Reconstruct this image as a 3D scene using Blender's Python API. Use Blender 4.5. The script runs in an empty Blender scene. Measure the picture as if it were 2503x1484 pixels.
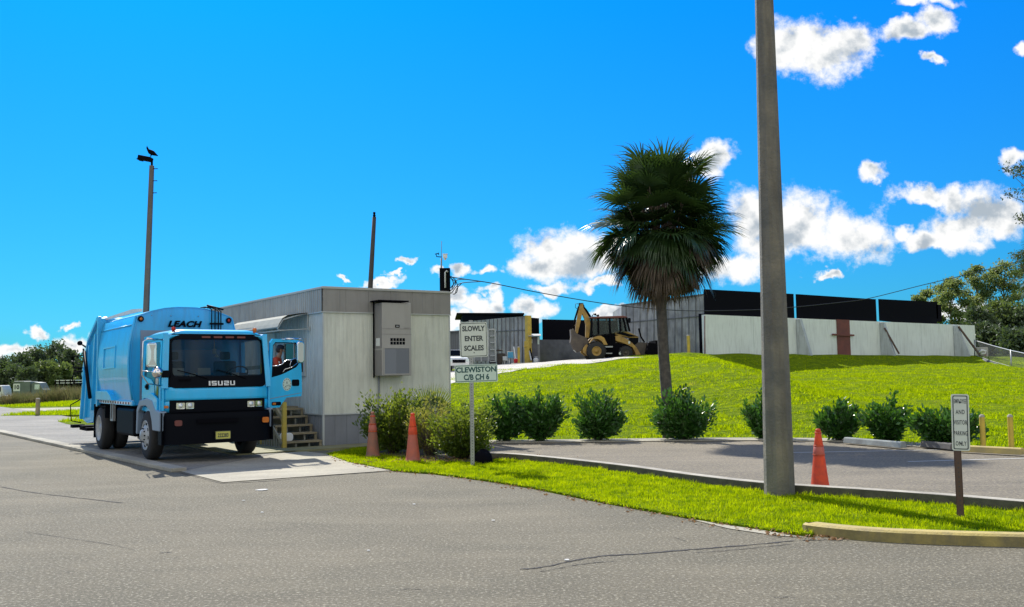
import bpy, bmesh, math, random
import numpy as np
from mathutils import Vector, Matrix
random.seed(7); RNG = np.random.default_rng(11)
S = bpy.context.scene
COL = S.collection
R = math.radians; PI = math.pi
# ------------------------------------------------------------------ camera
FPX, CX, CY = 2350.0, 1251.0, 742.0
CAM = Vector((0, 0, 1.65))
CM = (Matrix.Rotation(R(90 + 4.16), 4, 'X') @ Matrix.Rotation(R(-0.89), 4, 'Z'))
cam = bpy.data.cameras.new('camera'); co = bpy.data.objects.new('camera', cam); COL.objects.link(co)
co.matrix_world = Matrix.Translation(CAM) @ CM
cam.lens = FPX / 2502 * 36; cam.sensor_width = 36; cam.clip_end = 6000; cam.clip_start = .05
S.camera = co
def ray(px, py):
    return (CM.to_3x3() @ Vector(((px - CX) / FPX, -(py - CY) / FPX, -1))).normalized()
def at(px, py, Y):
    d = ray(px, py); return CAM + d * (Y / d.y)
def gp(px, py, z=0.0):
    d = ray(px, py); return CAM + d * ((z - CAM.z) / d.z)
# ------------------------------------------------------------------ sun, sky, exposure
SUN_EL, SUN_AZ = 43.0, 24.0      # azimuth: degrees to the left of the view direction (+Y)
sd = Vector((-math.sin(R(SUN_AZ)) * math.cos(R(SUN_EL)), math.cos(R(SUN_AZ)) * math.cos(R(SUN_EL)), math.sin(R(SUN_EL))))
sl = bpy.data.lights.new('sun', 'SUN'); sl.energy = 4.6; sl.angle = R(.5); sl.color = (1, .95, .86)
so = bpy.data.objects.new('sun', sl); COL.objects.link(so)
so.rotation_euler = sd.to_track_quat('Z', 'Y').to_euler(); so.location = (0, 0, 30)
S.view_settings.view_transform = 'Standard'; S.view_settings.look = 'None'
S.view_settings.exposure = 0.55; S.view_settings.gamma = 1
S.render.resolution_x = 1024; S.render.resolution_y = 607
S.render.engine = 'CYCLES'
try:
    S.cycles.transparent_max_bounces = 12; S.cycles.max_bounces = 6
except Exception: pass

class NT:
    def __init__(s, nt): s.nt = nt; s.n = nt.nodes; s.l = nt.links
    def new(s, t, **k):
        n = s.n.new(t)
        for a, b in k.items(): setattr(n, a, b)
        return n
    def set(s, sock, v):
        if isinstance(v, bpy.types.NodeSocket): s.l.new(v, sock)
        else: sock.default_value = v
    def math(s, op, a, b=None, c=None, clamp=False):
        n = s.new('ShaderNodeMath', operation=op); n.use_clamp = clamp
        s.set(n.inputs[0], a)
        if b is not None: s.set(n.inputs[1], b)
        if c is not None: s.set(n.inputs[2], c)
        return n.outputs[0]
    def vm(s, op, a, b=None, out=0):
        n = s.new('ShaderNodeVectorMath', operation=op); s.set(n.inputs[0], a)
        if b is not None: s.set(n.inputs[1], b)
        return n.outputs[out]
    def noise(s, vec, scale, detail=4, rough=.5, dist=0, out=0):
        n = s.new('ShaderNodeTexNoise'); s.set(n.inputs['Vector'], vec)
        n.inputs['Scale'].default_value = scale; n.inputs['Detail'].default_value = detail
        n.inputs['Roughness'].default_value = rough; n.inputs['Distortion'].default_value = dist
        return n.outputs[out]
    def mix(s, f, a, b, blend='MIX'):
        n = s.new('ShaderNodeMix', data_type='RGBA', blend_type=blend); s.set(n.inputs[0], f)
        s.set(n.inputs[6], a); s.set(n.inputs[7], b); return n.outputs[2]
    def mr(s, v, a, b, c=0, d=1, smooth=False):
        n = s.new('ShaderNodeMapRange'); n.clamp = True
        if smooth: n.interpolation_type = 'SMOOTHSTEP'
        for i, x in enumerate((v, a, b, c, d)): s.set(n.inputs[i], x)
        return n.outputs[0]

W = bpy.data.worlds.new('World'); S.world = W; W.use_nodes = True
w = NT(W.node_tree); w.n.clear()
out = w.new('ShaderNodeOutputWorld'); bg = w.new('ShaderNodeBackground'); w.l.new(bg.outputs[0], out.inputs[0])
sky = w.new('ShaderNodeTexSky', sky_type='NISHITA'); sky.sun_disc = False
sky.sun_elevation = R(SUN_EL); sky.sun_rotation = R(-SUN_AZ)
sky.air_density = 1.0; sky.dust_density = .3; sky.ozone_density = 2.5
tc = w.new('ShaderNodeTexCoord'); dirv = tc.outputs['Generated']
sep = w.new('ShaderNodeSeparateXYZ'); w.l.new(dirv, sep.inputs[0])
dx, dy, dz = sep.outputs
hs = w.new('ShaderNodeHueSaturation'); hs.inputs['Saturation'].default_value = 1.0; hs.inputs['Value'].default_value = 1.0
w.l.new(sky.outputs[0], hs.inputs['Color'])
# deep blue of a polarised-looking subtropical sky: tint of the sky texture itself, weaker towards the horizon
el = w.mr(dz, -.02, .42, 0, 1)
tint = w.mix(el, (.085, .40, .62, 1), (.0, .60, 1.30, 1))
skyc = w.mix(1.0, hs.outputs[0], tint, 'MULTIPLY')
yy = w.math('MAXIMUM', dy, .02)
u = w.math('DIVIDE', dx, yy); v = w.math('DIVIDE', dz, yy)
cmb = w.new('ShaderNodeCombineXYZ'); w.l.new(u, cmb.inputs[0]); w.l.new(v, cmb.inputs[1]); P0 = cmb.outputs[0]
wn = w.noise(P0, 12, 4, .6, 0, 1); wv = w.vm('MULTIPLY', w.vm('SUBTRACT', wn, (.5, .5, .5)), (.09, .065, 0))
wn2 = w.noise(P0, 55, 4, .6, 0, 1); wv2 = w.vm('MULTIPLY', w.vm('SUBTRACT', wn2, (.5, .5, .5)), (.022, .018, 0))
Pw = w.vm('ADD', w.vm('ADD', P0, wv), wv2)
CLOUDS = [(1985,118,105,72),(2075,105,70,58),(1920,130,60,55),(2215,82,60,24),(2290,55,55,32),(2262,2,85,14),(2265,152,26,14),(2492,140,22,16),
 (1748,385,44,34),(1722,405,40,34),(2128,415,45,20),(2482,378,36,28),(2270,462,95,22),(2345,475,45,32),(2425,515,80,58),(2350,555,70,45),(2290,592,85,24),(2200,560,32,22),
 (1835,545,62,62),(1960,555,95,72),(2085,560,80,66),(1900,600,120,45),(1780,665,85,34),(2018,680,32,10),(1360,605,75,45),(1320,650,70,36),(1410,645,85,48),
 (1350,716,50,12),(1450,705,45,12),(1052,676,26,12),(1125,664,24,12),(1190,666,24,11),(925,696,40,8),(845,694,18,6),(985,655,14,7),(955,680,14,5),
 (1118,736,28,20),(1205,742,26,16),(1165,760,46,20),(1190,722,24,9),(1302,757,48,20),(1500,770,48,12),(1120,790,30,24),(108,812,18,14),(168,795,12,9),
 (55,852,52,18),(175,846,58,22),(5,868,34,22),(1700,790,40,14),(2330,760,60,22),(2390,745,30,20)]
# further clouds of the same sky, outside the photograph's frame
CLOUDS += [(-260,840,150,50),(-500,700,120,50),(2760,600,140,70),(2900,300,150,80),(2700,120,100,50),(700,-420,160,80),(1800,-500,200,90),(3200,760,200,60),(-900,860,260,50)]
dmin = None; hmin = None
for (a, b, c, e) in CLOUDS:
    d0 = ray(a, b); cu, cv = d0.x / d0.y, d0.z / d0.y
    q = w.vm('MULTIPLY', w.vm('SUBTRACT', Pw, (cu, cv, 0)), (FPX / (c * 1.18), FPX / (e * 1.22), 0))
    L = w.vm('LENGTH', q, out=1)
    if dmin is None: dmin = L
    else: dmin = w.math('SMOOTH_MIN', dmin, L, .25)
fb = w.noise(P0, 34, 10, .68)
fld = w.math('ADD', w.math('SUBTRACT', 1.0, dmin), w.math('MULTIPLY', w.math('SUBTRACT', fb, .5), 1.7))
front = w.mr(dy, .05, .2)
dens = w.math('MULTIPLY', w.mr(fld, -.16, .5, 0, 1, True), front)
# shading of the cloud: the field sampled a little towards the sun (up, left) tells lit rims from grey bodies
Poff = w.vm('ADD', P0, (-.005, .018, 0))
fb2 = w.noise(Poff, 17, 6, .55)
fb3 = w.noise(P0, 17, 6, .55)
sh = w.math('ADD', w.math('MULTIPLY', w.math('SUBTRACT', fb3, fb2), 5.0), w.math('MULTIPLY', w.math('SUBTRACT', .62, w.math('SUBTRACT', 1.0, dmin)), .9))
shade = w.mr(sh, -.85, .30, 0, 1, True)
cc = w.mix(shade, (.43, .50, .57, 1), (1.0, 1.0, .99, 1))
# unseen white clouds added behind the camera to take blue out of the ambient
bn = w.noise(dirv, 2.4, 6, .6)
bdens = w.math('MULTIPLY', w.mr(bn, .40, .58, 0, 1, True), w.mr(dy, .1, -.25))
# sky texture is physically bright: Background at 0.1, cloud colours divided accordingly
SK = .1
sc = w.new('ShaderNodeVectorMath', operation='SCALE'); w.l.new(cc, sc.inputs[0]); sc.inputs['Scale'].default_value = 7.0
lo = w.mix(dens, skyc, sc.outputs[0]); fin = w.mix(bdens, lo, (9.0, 8.6, 7.6, 1))
w.l.new(fin, bg.inputs[0]); bg.inputs[1].default_value = SK
try: W.cycles.sample_map_resolution = 1024
except Exception: pass

# ------------------------------------------------------------------ materials
def mat(name, col, rough=.6, metal=0.0, var=.0, vs=3.0, bump=0.0, bs=20.0, spec=.5, trans=0.0, tcol=None, col2=None, coat=0, streak=0.0, emit=None):
    m = bpy.data.materials.new(name); m.use_nodes = True; t = NT(m.node_tree)
    b = t.n['Principled BSDF']; o = t.n['Material Output']
    c = (*col, 1); b.inputs['Roughness'].default_value = rough; b.inputs['Metallic'].default_value = metal
    b.inputs['Specular IOR Level'].default_value = spec
    if coat: b.inputs['Coat Weight'].default_value = coat; b.inputs['Coat Roughness'].default_value = .06
    tco = t.new('ShaderNodeTexCoord').outputs['Object']; src = None
    if var or col2:
        nz = t.noise(tco, vs, 6, .6); f = t.mr(nz, .3, .7)
        c2 = (*(col2 if col2 else [x * (1 - var) for x in col]), 1)
        src = t.mix(f, c, c2)
    if streak:
        st = t.noise(t.vm('MULTIPLY', tco, (1, 1, .12)), 7, 5, .65)
        src = t.mix(t.mr(st, .48, .75, 0, streak), src if src is not None else c, (.10, .09, .075, 1))
    if src is not None: t.l.new(src, b.inputs['Base Color'])
    else: b.inputs['Base Color'].default_value = c
    if bump:
        bn = t.new('ShaderNodeBump'); bn.inputs['Strength'].default_value = bump; bn.inputs['Distance'].default_value = .02
        t.l.new(t.noise(tco, bs, 5, .6), bn.inputs['Height']); t.l.new(bn.outputs[0], b.inputs['Normal'])
    if emit: b.inputs['Emission Color'].default_value = (*emit, 1); b.inputs['Emission Strength'].default_value = 1
    if trans:
        tr = t.new('ShaderNodeBsdfTranslucent'); tr.inputs[0].default_value = (*(tcol or col), 1)
        if src is not None and tcol is None: t.l.new(src, tr.inputs[0])
        mx = t.new('ShaderNodeMixShader'); mx.inputs[0].default_value = trans
        t.l.new(b.outputs[0], mx.inputs[1]); t.l.new(tr.outputs[0], mx.inputs[2]); t.l.new(mx.outputs[0], o.inputs[0])
    return m
def glass(name, col=(.02, .03, .035), alpha=.5, rough=.03, spec=.5):
    m = bpy.data.materials.new(name); m.use_nodes = True; t = NT(m.node_tree); o = t.n['Material Output']
    b = t.n['Principled BSDF']; b.inputs['Base Color'].default_value = (*col, 1); b.inputs['Roughness'].default_value = rough; b.inputs['Specular IOR Level'].default_value = spec
    tr = t.new('ShaderNodeBsdfTransparent'); tr.inputs[0].default_value = (.85, .93, .92, 1)
    mx = t.new('ShaderNodeMixShader'); mx.inputs[0].default_value = alpha
    t.l.new(tr.outputs[0], mx.inputs[1]); t.l.new(b.outputs[0], mx.inputs[2]); t.l.new(mx.outputs[0], o.inputs[0])
    return m
def ground_mat(name, c1, c2, speck, speckcol, big=.35, bumps=.6, sc=24, dark=(.05, .05, .05), rough=.9, dk=.8):
    m = bpy.data.materials.new(name); m.use_nodes = True; t = NT(m.node_tree); b = t.n['Principled BSDF']
    tco = t.new('ShaderNodeTexCoord').outputs['Object']
    f = t.mr(t.noise(tco, big, 6, .65), .32, .68); base = t.mix(f, (*c1, 1), (*c2, 1))
    st = t.mr(t.noise(t.vm('MULTIPLY', tco, (.35, 1.4, 1)), .9, 5, .6), .45, .8, 0, .45)
    base = t.mix(st, base, (*[x * .66 for x in c2], 1))
    tr_ = t.mr(t.noise(t.vm('MULTIPLY', t.vm('ADD', tco, t.vm('MULTIPLY', t.noise(tco, .15, 2, .5, 0, 1), (3, 3, 0))), (.12, .55, 1)), 2.2, 4, .6), .50, .66, 0, .28)
    base = t.mix(tr_, base, (*[min(1, x * 1.45) for x in c1], 1))
    oil = t.mr(t.noise(tco, 1.7, 3, .5), .70, .76, 0, .55); base = t.mix(oil, base, (*[x * .4 for x in c2], 1))
    fn = t.noise(tco, sc, 4, .75); fn2 = t.noise(t.vm('ADD', tco, (13, 7, 0)), sc * 1.4, 4, .75)
    base = t.mix(t.mr(fn2, .47, .36, 0, dk), base, (*dark, 1))
    base = t.mix(t.mr(fn, .53, .64, 0, speck), base, (*speckcol, 1))
    t.l.new(base, b.inputs['Base Color']); b.inputs['Roughness'].default_value = rough; b.inputs['Specular IOR Level'].default_value = .25
    bn = t.new('ShaderNodeBump'); bn.inputs['Strength'].default_value = bumps; bn.inputs['Distance'].default_value = .02
    t.l.new(fn, bn.inputs['Height']); t.l.new(bn.outputs[0], b.inputs['Normal'])
    return m
M = {}
M['asphalt'] = ground_mat('asphalt', (.17, .150, .105), (.12, .11, .078), .75, (.42, .385, .29), sc=32, dark=(.045, .04, .03), big=.5)
M['parking'] = ground_mat('old_asphalt', (.225, .195, .145), (.155, .137, .105), .7, (.38, .33, .22), sc=20)
M['concrete'] = ground_mat('concrete', (.42, .39, .30), (.27, .25, .20), .4, (.56, .52, .42), big=.6, bumps=.2, sc=18, dark=(.25, .24, .22), dk=.5)
M['platform'] = ground_mat('scale_deck', (.26, .245, .205), (.18, .17, .145), .4, (.5, .48, .45), big=.5, bumps=.3, sc=15, dark=(.12, .12, .11), dk=.5)
M['whiteroad'] = ground_mat('crushed_road', (.62, .58, .5), (.46, .43, .38), .4, (.7, .68, .6), big=.2, bumps=.3, sc=8)
M['gravel'] = ground_mat('mulch', (.10, .075, .05), (.05, .04, .03), .6, (.25, .2, .14), big=1.5, sc=35)
M['kerb'] = mat('kerb_concrete', (.46, .43, .35), .85, vs=3, bump=.3, bs=40, col2=(.24, .22, .18))
M['kerbshade'] = mat('shaded_dirty_kerb_face', (.12, .11, .08), .95, vs=5, bump=.4, bs=40, col2=(.05, .05, .035))  # backlit shade of the near kerb face painted in, with some grime
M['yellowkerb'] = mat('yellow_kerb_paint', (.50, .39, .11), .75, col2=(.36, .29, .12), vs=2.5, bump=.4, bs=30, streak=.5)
def grass_mat(name, a, b_, tr=.0):
    m = bpy.data.materials.new(name); m.use_nodes = True; t = NT(m.node_tree); b = t.n['Principled BSDF']; o = t.n['Material Output']
    tco = t.new('ShaderNodeTexCoord').outputs['Object']
    n1 = t.mr(t.noise(t.vm('MULTIPLY', tco, (.7, 1.5, 1)), 3.4, 7, .8), .38, .62); n2 = t.mr(t.noise(tco, 9, 4, .7), .3, .7)
    c = t.mix(n1, (*a, 1), (*b_, 1)); c = t.mix(t.math('MULTIPLY', n2, .45), c, (*[x * .45 for x in b_], 1))
    c = t.mix(t.mr(t.noise(tco, .8, 5, .7), .60, .72, 0, .55), c, (.26, .20, .07, 1))
    t.l.new(c, b.inputs['Base Color']); b.inputs['Roughness'].default_value = .9; b.inputs['Specular IOR Level'].default_value = .03
    if tr:
        tt = t.new('ShaderNodeBsdfTranslucent'); t.l.new(t.mix(1, c, (1.5, 1.5, .4, 1), 'MULTIPLY'), tt.inputs[0])
        mx = t.new('ShaderNodeMixShader'); mx.inputs[0].default_value = tr
        t.l.new(b.outputs[0], mx.inputs[1]); t.l.new(tt.outputs[0], mx.inputs[2]); t.l.new(mx.outputs[0], o.inputs[0])
    else:
        bn = t.new('ShaderNodeBump'); bn.inputs['Strength'].default_value = 1; bn.inputs['Distance'].default_value = .2
        t.l.new(t.noise(tco, 5, 5, .7), bn.inputs['Height']); t.l.new(bn.outputs[0], b.inputs['Normal'])
    return m
M['turf'] = grass_mat('turf', (.29, .37, .006), (.08, .15, .006))
M['blade'] = grass_mat('grass_blades', (.55, .62, .006), (.14, .24, .006), .5)
M['trunk'] = mat('bark', (.16, .13, .10), .9, col2=(.08, .065, .055), vs=6, bump=.8, bs=12)
M['palmtrunk'] = mat('palm_bark', (.12, .105, .085), .9, col2=(.05, .045, .038), vs=8, bump=.9, bs=25)
M['frond'] = mat('palm_frond', (.018, .045, .014), .38, col2=(.045, .085, .02), vs=3, trans=.18, tcol=(.08, .15, .02), spec=.6)
M['deadfrond'] = mat('dead_frond', (.16, .12, .08), .8, col2=(.08, .055, .04), vs=3, trans=.2)
M['leafdark'] = mat('glossy_leaf', (.022, .060, .010), .3, col2=(.05, .15, .025), vs=7, trans=.25, tcol=(.10, .26, .02), spec=.6)
M['leaflight'] = mat('light_leaf', (.09, .14, .016), .4, col2=(.02, .05, .01), vs=9, trans=.32, tcol=(.30, .38, .025))
M['leafolive'] = mat('olive_leaf', (.20, .19, .045), .5, col2=(.10, .14, .03), vs=5, trans=.4, tcol=(.38, .38, .05))
M['leaffar'] = mat('far_leaf', (.075, .105, .045), .6, col2=(.03, .055, .027), vs=.35, trans=.25, tcol=(.12, .18, .04))
M['leaffar2'] = mat('far_leaf_light', (.10, .14, .035), .6, col2=(.05, .085, .03), vs=.4, trans=.3, tcol=(.2, .27, .05))
M['pine'] = mat('pine_needles', (.11, .17, .05), .55, col2=(.04, .08, .025), vs=.9, trans=.4, tcol=(.34, .40, .10))
M['blue'] = mat('truck_blue_paint', (.02, .52, .95), .30, var=.12, vs=1.5, coat=.4, streak=.16)
M['blue2'] = mat('body_blue_paint', (.03, .49, .92), .33, var=.16, vs=1.2, coat=.35, streak=.28)
M['black'] = mat('black_plastic', (.003, .004, .007), .55, spec=.07)
M['matteblack'] = mat('matte_black', (.004, .004, .006), .85, spec=.06)
M['rubber'] = mat('tyre_rubber', (.02, .02, .02), .85, bump=.3, bs=30)
M['chrome'] = mat('chrome', (.75, .75, .76), .12, 1)
M['steel'] = mat('galvanised_steel', (.42, .43, .43), .45, .7, var=.3, vs=8)
M['white'] = mat('white_paint', (.78, .79, .78), .4, var=.15, vs=3)
M['rim'] = mat('rim_paint', (.48, .52, .55), .45, col2=(.25, .27, .28), vs=7)
M['greyf'] = mat('grey_fairing', (.20, .27, .36), .4)
M['awning'] = mat('awning_enamel', (.42, .42, .36), .85, var=.2, vs=4, spec=.2)
M['yellowface'] = mat('shaded_grimy_yellow_face', (.34, .27, .08), .85, col2=(.14, .12, .05), vs=4, bump=.4, bs=30, streak=.6)  # darker kerb yellow: shade of the near face painted in, plus grime streaks
M['winglass'] = glass('windscreen_glass', (.002, .02, .035), alpha=.74, spec=.22)
M['darkglass'] = glass('dark_glass', (.01, .012, .015), .85)
M['clearglass'] = glass('clear_glass', alpha=.2)
M['orange'] = mat('amber_lens', (.75, .22, .03), .25, trans=.3)
M['redlens'] = mat('red_lens', (.6, .04, .02), .25, trans=.3)
M['headl'] = mat('headlamp_glass', (.75, .78, .76), .12, .4)
M['plate'] = mat('yellow_plate', (.55, .52, .10), .5)
M['wallwhite'] = mat('trailer_siding', (.72, .73, .62), .55, var=.16, vs=1.6, streak=.30)
M['wallside'] = mat('trailer_siding_weathered', (.60, .65, .64), .5, var=.2, vs=1.2, streak=.38)
M['fascia'] = mat('fascia_brown', (.30, .285, .26), .6, var=.15, vs=2, streak=.25)
M['fasciaside'] = mat('fascia_side', (.36, .36, .34), .6, var=.15, vs=2, streak=.4)
M['skirt'] = mat('grey_skirting', (.24, .25, .27), .65, var=.15, vs=2, streak=.15)
M['roofw'] = mat('white_roof', (.42, .42, .38), .6)
M['trim'] = mat('aluminium_trim', (.50, .52, .50), .45, .2, streak=.2)
M['acbody'] = mat('ac_housing', (.40, .385, .35), .5, var=.1, vs=2, streak=.12)
M['acdark'] = mat('ac_side', (.23, .22, .21), .5)
M['slat'] = mat('ac_grille', (.20, .215, .24), .5)
M['wood'] = mat('weathered_wood', (.34, .28, .17), .8, col2=(.20, .17, .11), vs=4, bump=.3, bs=18)
M['woodgrey'] = mat('grey_lattice_wood', (.34, .34, .29), .85, col2=(.2, .2, .17), vs=5)
M['yellowpost'] = mat('yellow_paint', (.62, .44, .05), .6, col2=(.40, .30, .06), vs=3)
M['greencon'] = mat('painted_deck', (.28, .26, .12), .8, col2=(.18, .17, .09), vs=2)
M['pole'] = mat('concrete_pole', (.235, .21, .16), .9, col2=(.09, .095, .09), vs=2.2, bump=.8, bs=30, streak=.9)
M['woodpole'] = mat('dark_wood_pole', (.07, .06, .055), .85, col2=(.045, .04, .038), vs=5, bump=.4)
M['poleleft'] = mat('brown_steel_pole', (.14, .12, .10), .6, var=.3)
M['sign'] = mat('sign_face', (.62, .66, .60), .45, var=.06, vs=4)
M['sign2'] = mat('sign_face_pale_green', (.58, .70, .62), .45, var=.06, vs=4)
M['signrim'] = mat('sign_rim', (.75, .78, .74), .4)
M['ink'] = mat('sign_ink', (.03, .04, .045), .5)
M['inkgreen'] = mat('sign_ink_green', (.01, .07, .07), .5)
M['brownpost'] = mat('brown_post', (.09, .05, .035), .55)
M['cone'] = mat('cone_orange', (.82, .125, .03), .6, col2=(.38, .09, .05), vs=11, streak=.25, trans=.35, tcol=(.95, .16, .05))
M['conefade'] = mat('cone_dirty', (.42, .16, .10), .7, col2=(.25, .14, .11), vs=7, trans=.2)
M['coneband'] = mat('cone_band', (.62, .17, .11), .5, col2=(.45, .15, .12), vs=8, trans=.3)
M['con_wall'] = mat('board_formed_concrete', (.40, .42, .43), .85, col2=(.17, .18, .20), vs=.9, bump=.3, bs=10, streak=.7)
M['buttress'] = mat('weathered_buttress', (.50, .54, .56), .85, var=.2, vs=1.5, streak=.5)
M['wall_white'] = mat('whitewashed_concrete', (.76, .80, .78), .8, var=.12, vs=.7, bump=.2, bs=8, streak=.25)
M['blackpanel'] = mat('black_sheet', (.003, .003, .006), .8, spec=.1)
M['darkwall'] = mat('stained_concrete', (.17, .18, .20), .9, col2=(.07, .075, .09), vs=1.2, streak=.4)
M['rust'] = mat('rust_red_steel', (.20, .06, .045), .75, col2=(.12, .045, .04), vs=2)
M['metalwall'] = mat('grey_sheet_metal', (.24, .26, .27), .6, var=.2, vs=1, streak=.3)
M['catyellow'] = mat('loader_yellow', (.46, .28, .05), .55, col2=(.20, .12, .04), vs=3)
M['mud'] = mat('muddy_steel', (.11, .09, .07), .8, col2=(.06, .05, .045), vs=4)
M['cabglass'] = glass('cab_glass', (.02, .04, .04), .35)
M['red'] = mat('red_plastic', (.62, .02, .03), .4)
M['sky_blue_plastic'] = mat('blue_plastic', (.06, .32, .5), .4)
M['shirt'] = mat('red_shirt', (.55, .07, .035), .8, var=.15, vs=12)
M['skin'] = mat('skin', (.42, .22, .14), .55)
M['denim'] = mat('dark_trousers', (.03, .04, .07), .85)
M['cap'] = mat('navy_cap', (.015, .02, .04), .7)
M['hair'] = mat('dark_hair', (.03, .02, .015), .7)
M['interior'] = mat('cab_interior', (.05, .055, .06), .8)
M['paper'] = mat('paper', (.7, .72, .68), .8)
M['cable'] = mat('black_cable', (.012, .014, .018), .6)
M['stoplt'] = mat('wheel_stop_concrete', (.30, .34, .33), .85, col2=(.16, .17, .17), vs=3)
M['linepaint'] = mat('white_line_paint', (.50, .49, .44), .7, var=.25, vs=9)
M['farveh'] = mat('faded_green_truck', (.13, .17, .14), .6, var=.3, vs=1)
M['farwhite'] = mat('far_white_paint', (.6, .62, .6), .5)
M['weed'] = mat('dry_weeds', (.22, .17, .08), .8, col2=(.13, .16, .05), vs=1, trans=.35)
M['dryleaf'] = mat('dry_leaf', (.40, .24, .10), .8, col2=(.20, .10, .05), vs=9, trans=.2)
M['litter'] = mat('pale_litter', (.75, .75, .72), .8)
M['crack'] = mat('crack_shadow', (.035, .033, .032), .95)

# ------------------------------------------------------------------ objects
def tag(o, label=None, cat=None, group=None, kind=None):
    if label: o['label'] = label
    if cat: o['category'] = cat
    if group: o['group'] = group
    if kind: o['kind'] = kind
    return o
def thing(name, label, cat, loc=(0, 0, 0), rz=0.0, group=None):
    o = bpy.data.objects.new(name, None); COL.objects.link(o); o.location = loc; o.rotation_euler = (0, 0, rz)
    o.empty_display_size = .2
    return tag(o, label, cat, group)
def copy_tree(o, parent=None):
    c = o.copy(); COL.objects.link(c)
    if parent is not None: c.parent = parent
    for ch in list(o.children): copy_tree(ch, c)
    return c
class MB:
    def __init__(s): s.v = []; s.f = []; s.m = []; s.sm = []; s.mi = 0; s.T = None; s.smooth = False
    def add(s, vs, fs, smooth=None):
        b = len(s.v)
        for p in vs:
            p = Vector(p); s.v.append(tuple(s.T @ p) if s.T is not None else tuple(p))
        for f in fs:
            s.f.append([i + b for i in f]); s.m.append(s.mi); s.sm.append(s.smooth if smooth is None else smooth)
        return s
    def box(s, x0, x1, y0, y1, z0, z1):
        v = [(x0, y0, z0), (x1, y0, z0), (x1, y1, z0), (x0, y1, z0), (x0, y0, z1), (x1, y0, z1), (x1, y1, z1), (x0, y1, z1)]
        return s.add(v, [(0, 3, 2, 1), (4, 5, 6, 7), (0, 1, 5, 4), (1, 2, 6, 5), (2, 3, 7, 6), (3, 0, 4, 7)], False)
    def bar(s, a, b, w_, h, up=(0, 0, 1)):
        a, b = Vector(a), Vector(b); d = (b - a).normalized(); up = Vector(up)
        if abs(d.dot(up)) > .98: up = Vector((0, 1, 0)) if abs(d.y) < .9 else Vector((1, 0, 0))
        x = d.cross(up).normalized() * w_ / 2; y = x.cross(d).normalized() * h / 2
        v = [a - x - y, a + x - y, a + x + y, a - x + y, b - x - y, b + x - y, b + x + y, b - x + y]
        return s.add(v, [(0, 1, 2, 3), (7, 6, 5, 4), (0, 4, 5, 1), (1, 5, 6, 2), (2, 6, 7, 3), (3, 7, 4, 0)], False)
    def tube(s, pts, r, n=8, cap=True, smooth=True):
        pts = [Vector(p) for p in pts]; N = len(pts); rs = r if hasattr(r, '__len__') else [r] * N
        V = []; up = Vector((0, 0, 1)); prev = None
        for i, p in enumerate(pts):
            d = (pts[min(i + 1, N - 1)] - pts[max(i - 1, 0)]).normalized()
            if prev is None:
                a = d.cross(Vector((0, 0, 1)) if abs(d.z) < .95 else Vector((1, 0, 0))).normalized()
            else: a = (prev - d * prev.dot(d)).normalized()
            prev = a; b = d.cross(a)
            for k in range(n):
                t = 2 * PI * k / n + PI / n; V.append(p + (a * math.cos(t) + b * math.sin(t)) * rs[i])
        F = [(i * n + k, i * n + (k + 1) % n, (i + 1) * n + (k + 1) % n, (i + 1) * n + k) for i in range(N - 1) for k in range(n)]
        s.add(V, F, smooth)
        if cap: 
            b = len(s.v) - len(V); s.f.append([b + k for k in range(n)][::-1]); s.m.append(s.mi); s.sm.append(False)
            s.f.append([b + (N - 1) * n + k for k in range(n)]); s.m.append(s.mi); s.sm.append(False)
        return s
    def lathe(s, prof, n=24, axis='Z', c=(0, 0, 0), smooth=True):
        V = []; c = Vector(c)
        for (r, h) in prof:
            for k in range(n):
                t = 2 * PI * k / n; x, y = r * math.cos(t), r * math.sin(t)
                V.append(c + (Vector((x, y, h)) if axis == 'Z' else Vector((h, x, y)) if axis == 'X' else Vector((x, h, y))))
        F = [(i * n + k, i * n + (k + 1) % n, (i + 1) * n + (k + 1) % n, (i + 1) * n + k) for i in range(len(prof) - 1) for k in range(n)]
        return s.add(V, F, smooth)
    def prism(s, poly, a, b, mp):
        """poly: 2D points; mp(p, q, t) -> 3D with t the thickness coordinate a..b"""
        n = len(poly); V = [mp(p, q, a) for p, q in poly] + [mp(p, q, b) for p, q in poly]
        return s.add(V, [list(range(n))[::-1], list(range(n, 2 * n))] + [(i, (i + 1) % n, n + (i + 1) % n, n + i) for i in range(n)], False)
    def ring(s, outer, inner, a, b, mp):
        n = len(outer); V = [mp(*p, a) for p in outer] + [mp(*p, a) for p in inner] + [mp(*p, b) for p in outer] + [mp(*p, b) for p in inner]
        F = []
        for i in range(n):
            j = (i + 1) % n
            F += [(i, j, n + j, n + i), (2 * n + i, 3 * n + i, 3 * n + j, 2 * n + j), (i, 2 * n + i, 2 * n + j, j), (n + i, n + j, 3 * n + j, 3 * n + i)]
        return s.add(V, F, False)
    def grid(s, a0, a1, b0, b1, na, nb, fn, smooth=True):
        V = [fn(a0 + (a1 - a0) * i / na, b0 + (b1 - b0) * j / nb) for j in range(nb + 1) for i in range(na + 1)]
        F = [(j * (na + 1) + i, j * (na + 1) + i + 1, (j + 1) * (na + 1) + i + 1, (j + 1) * (na + 1) + i) for j in range(nb) for i in range(na)]
        return s.add(V, F, smooth)
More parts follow.
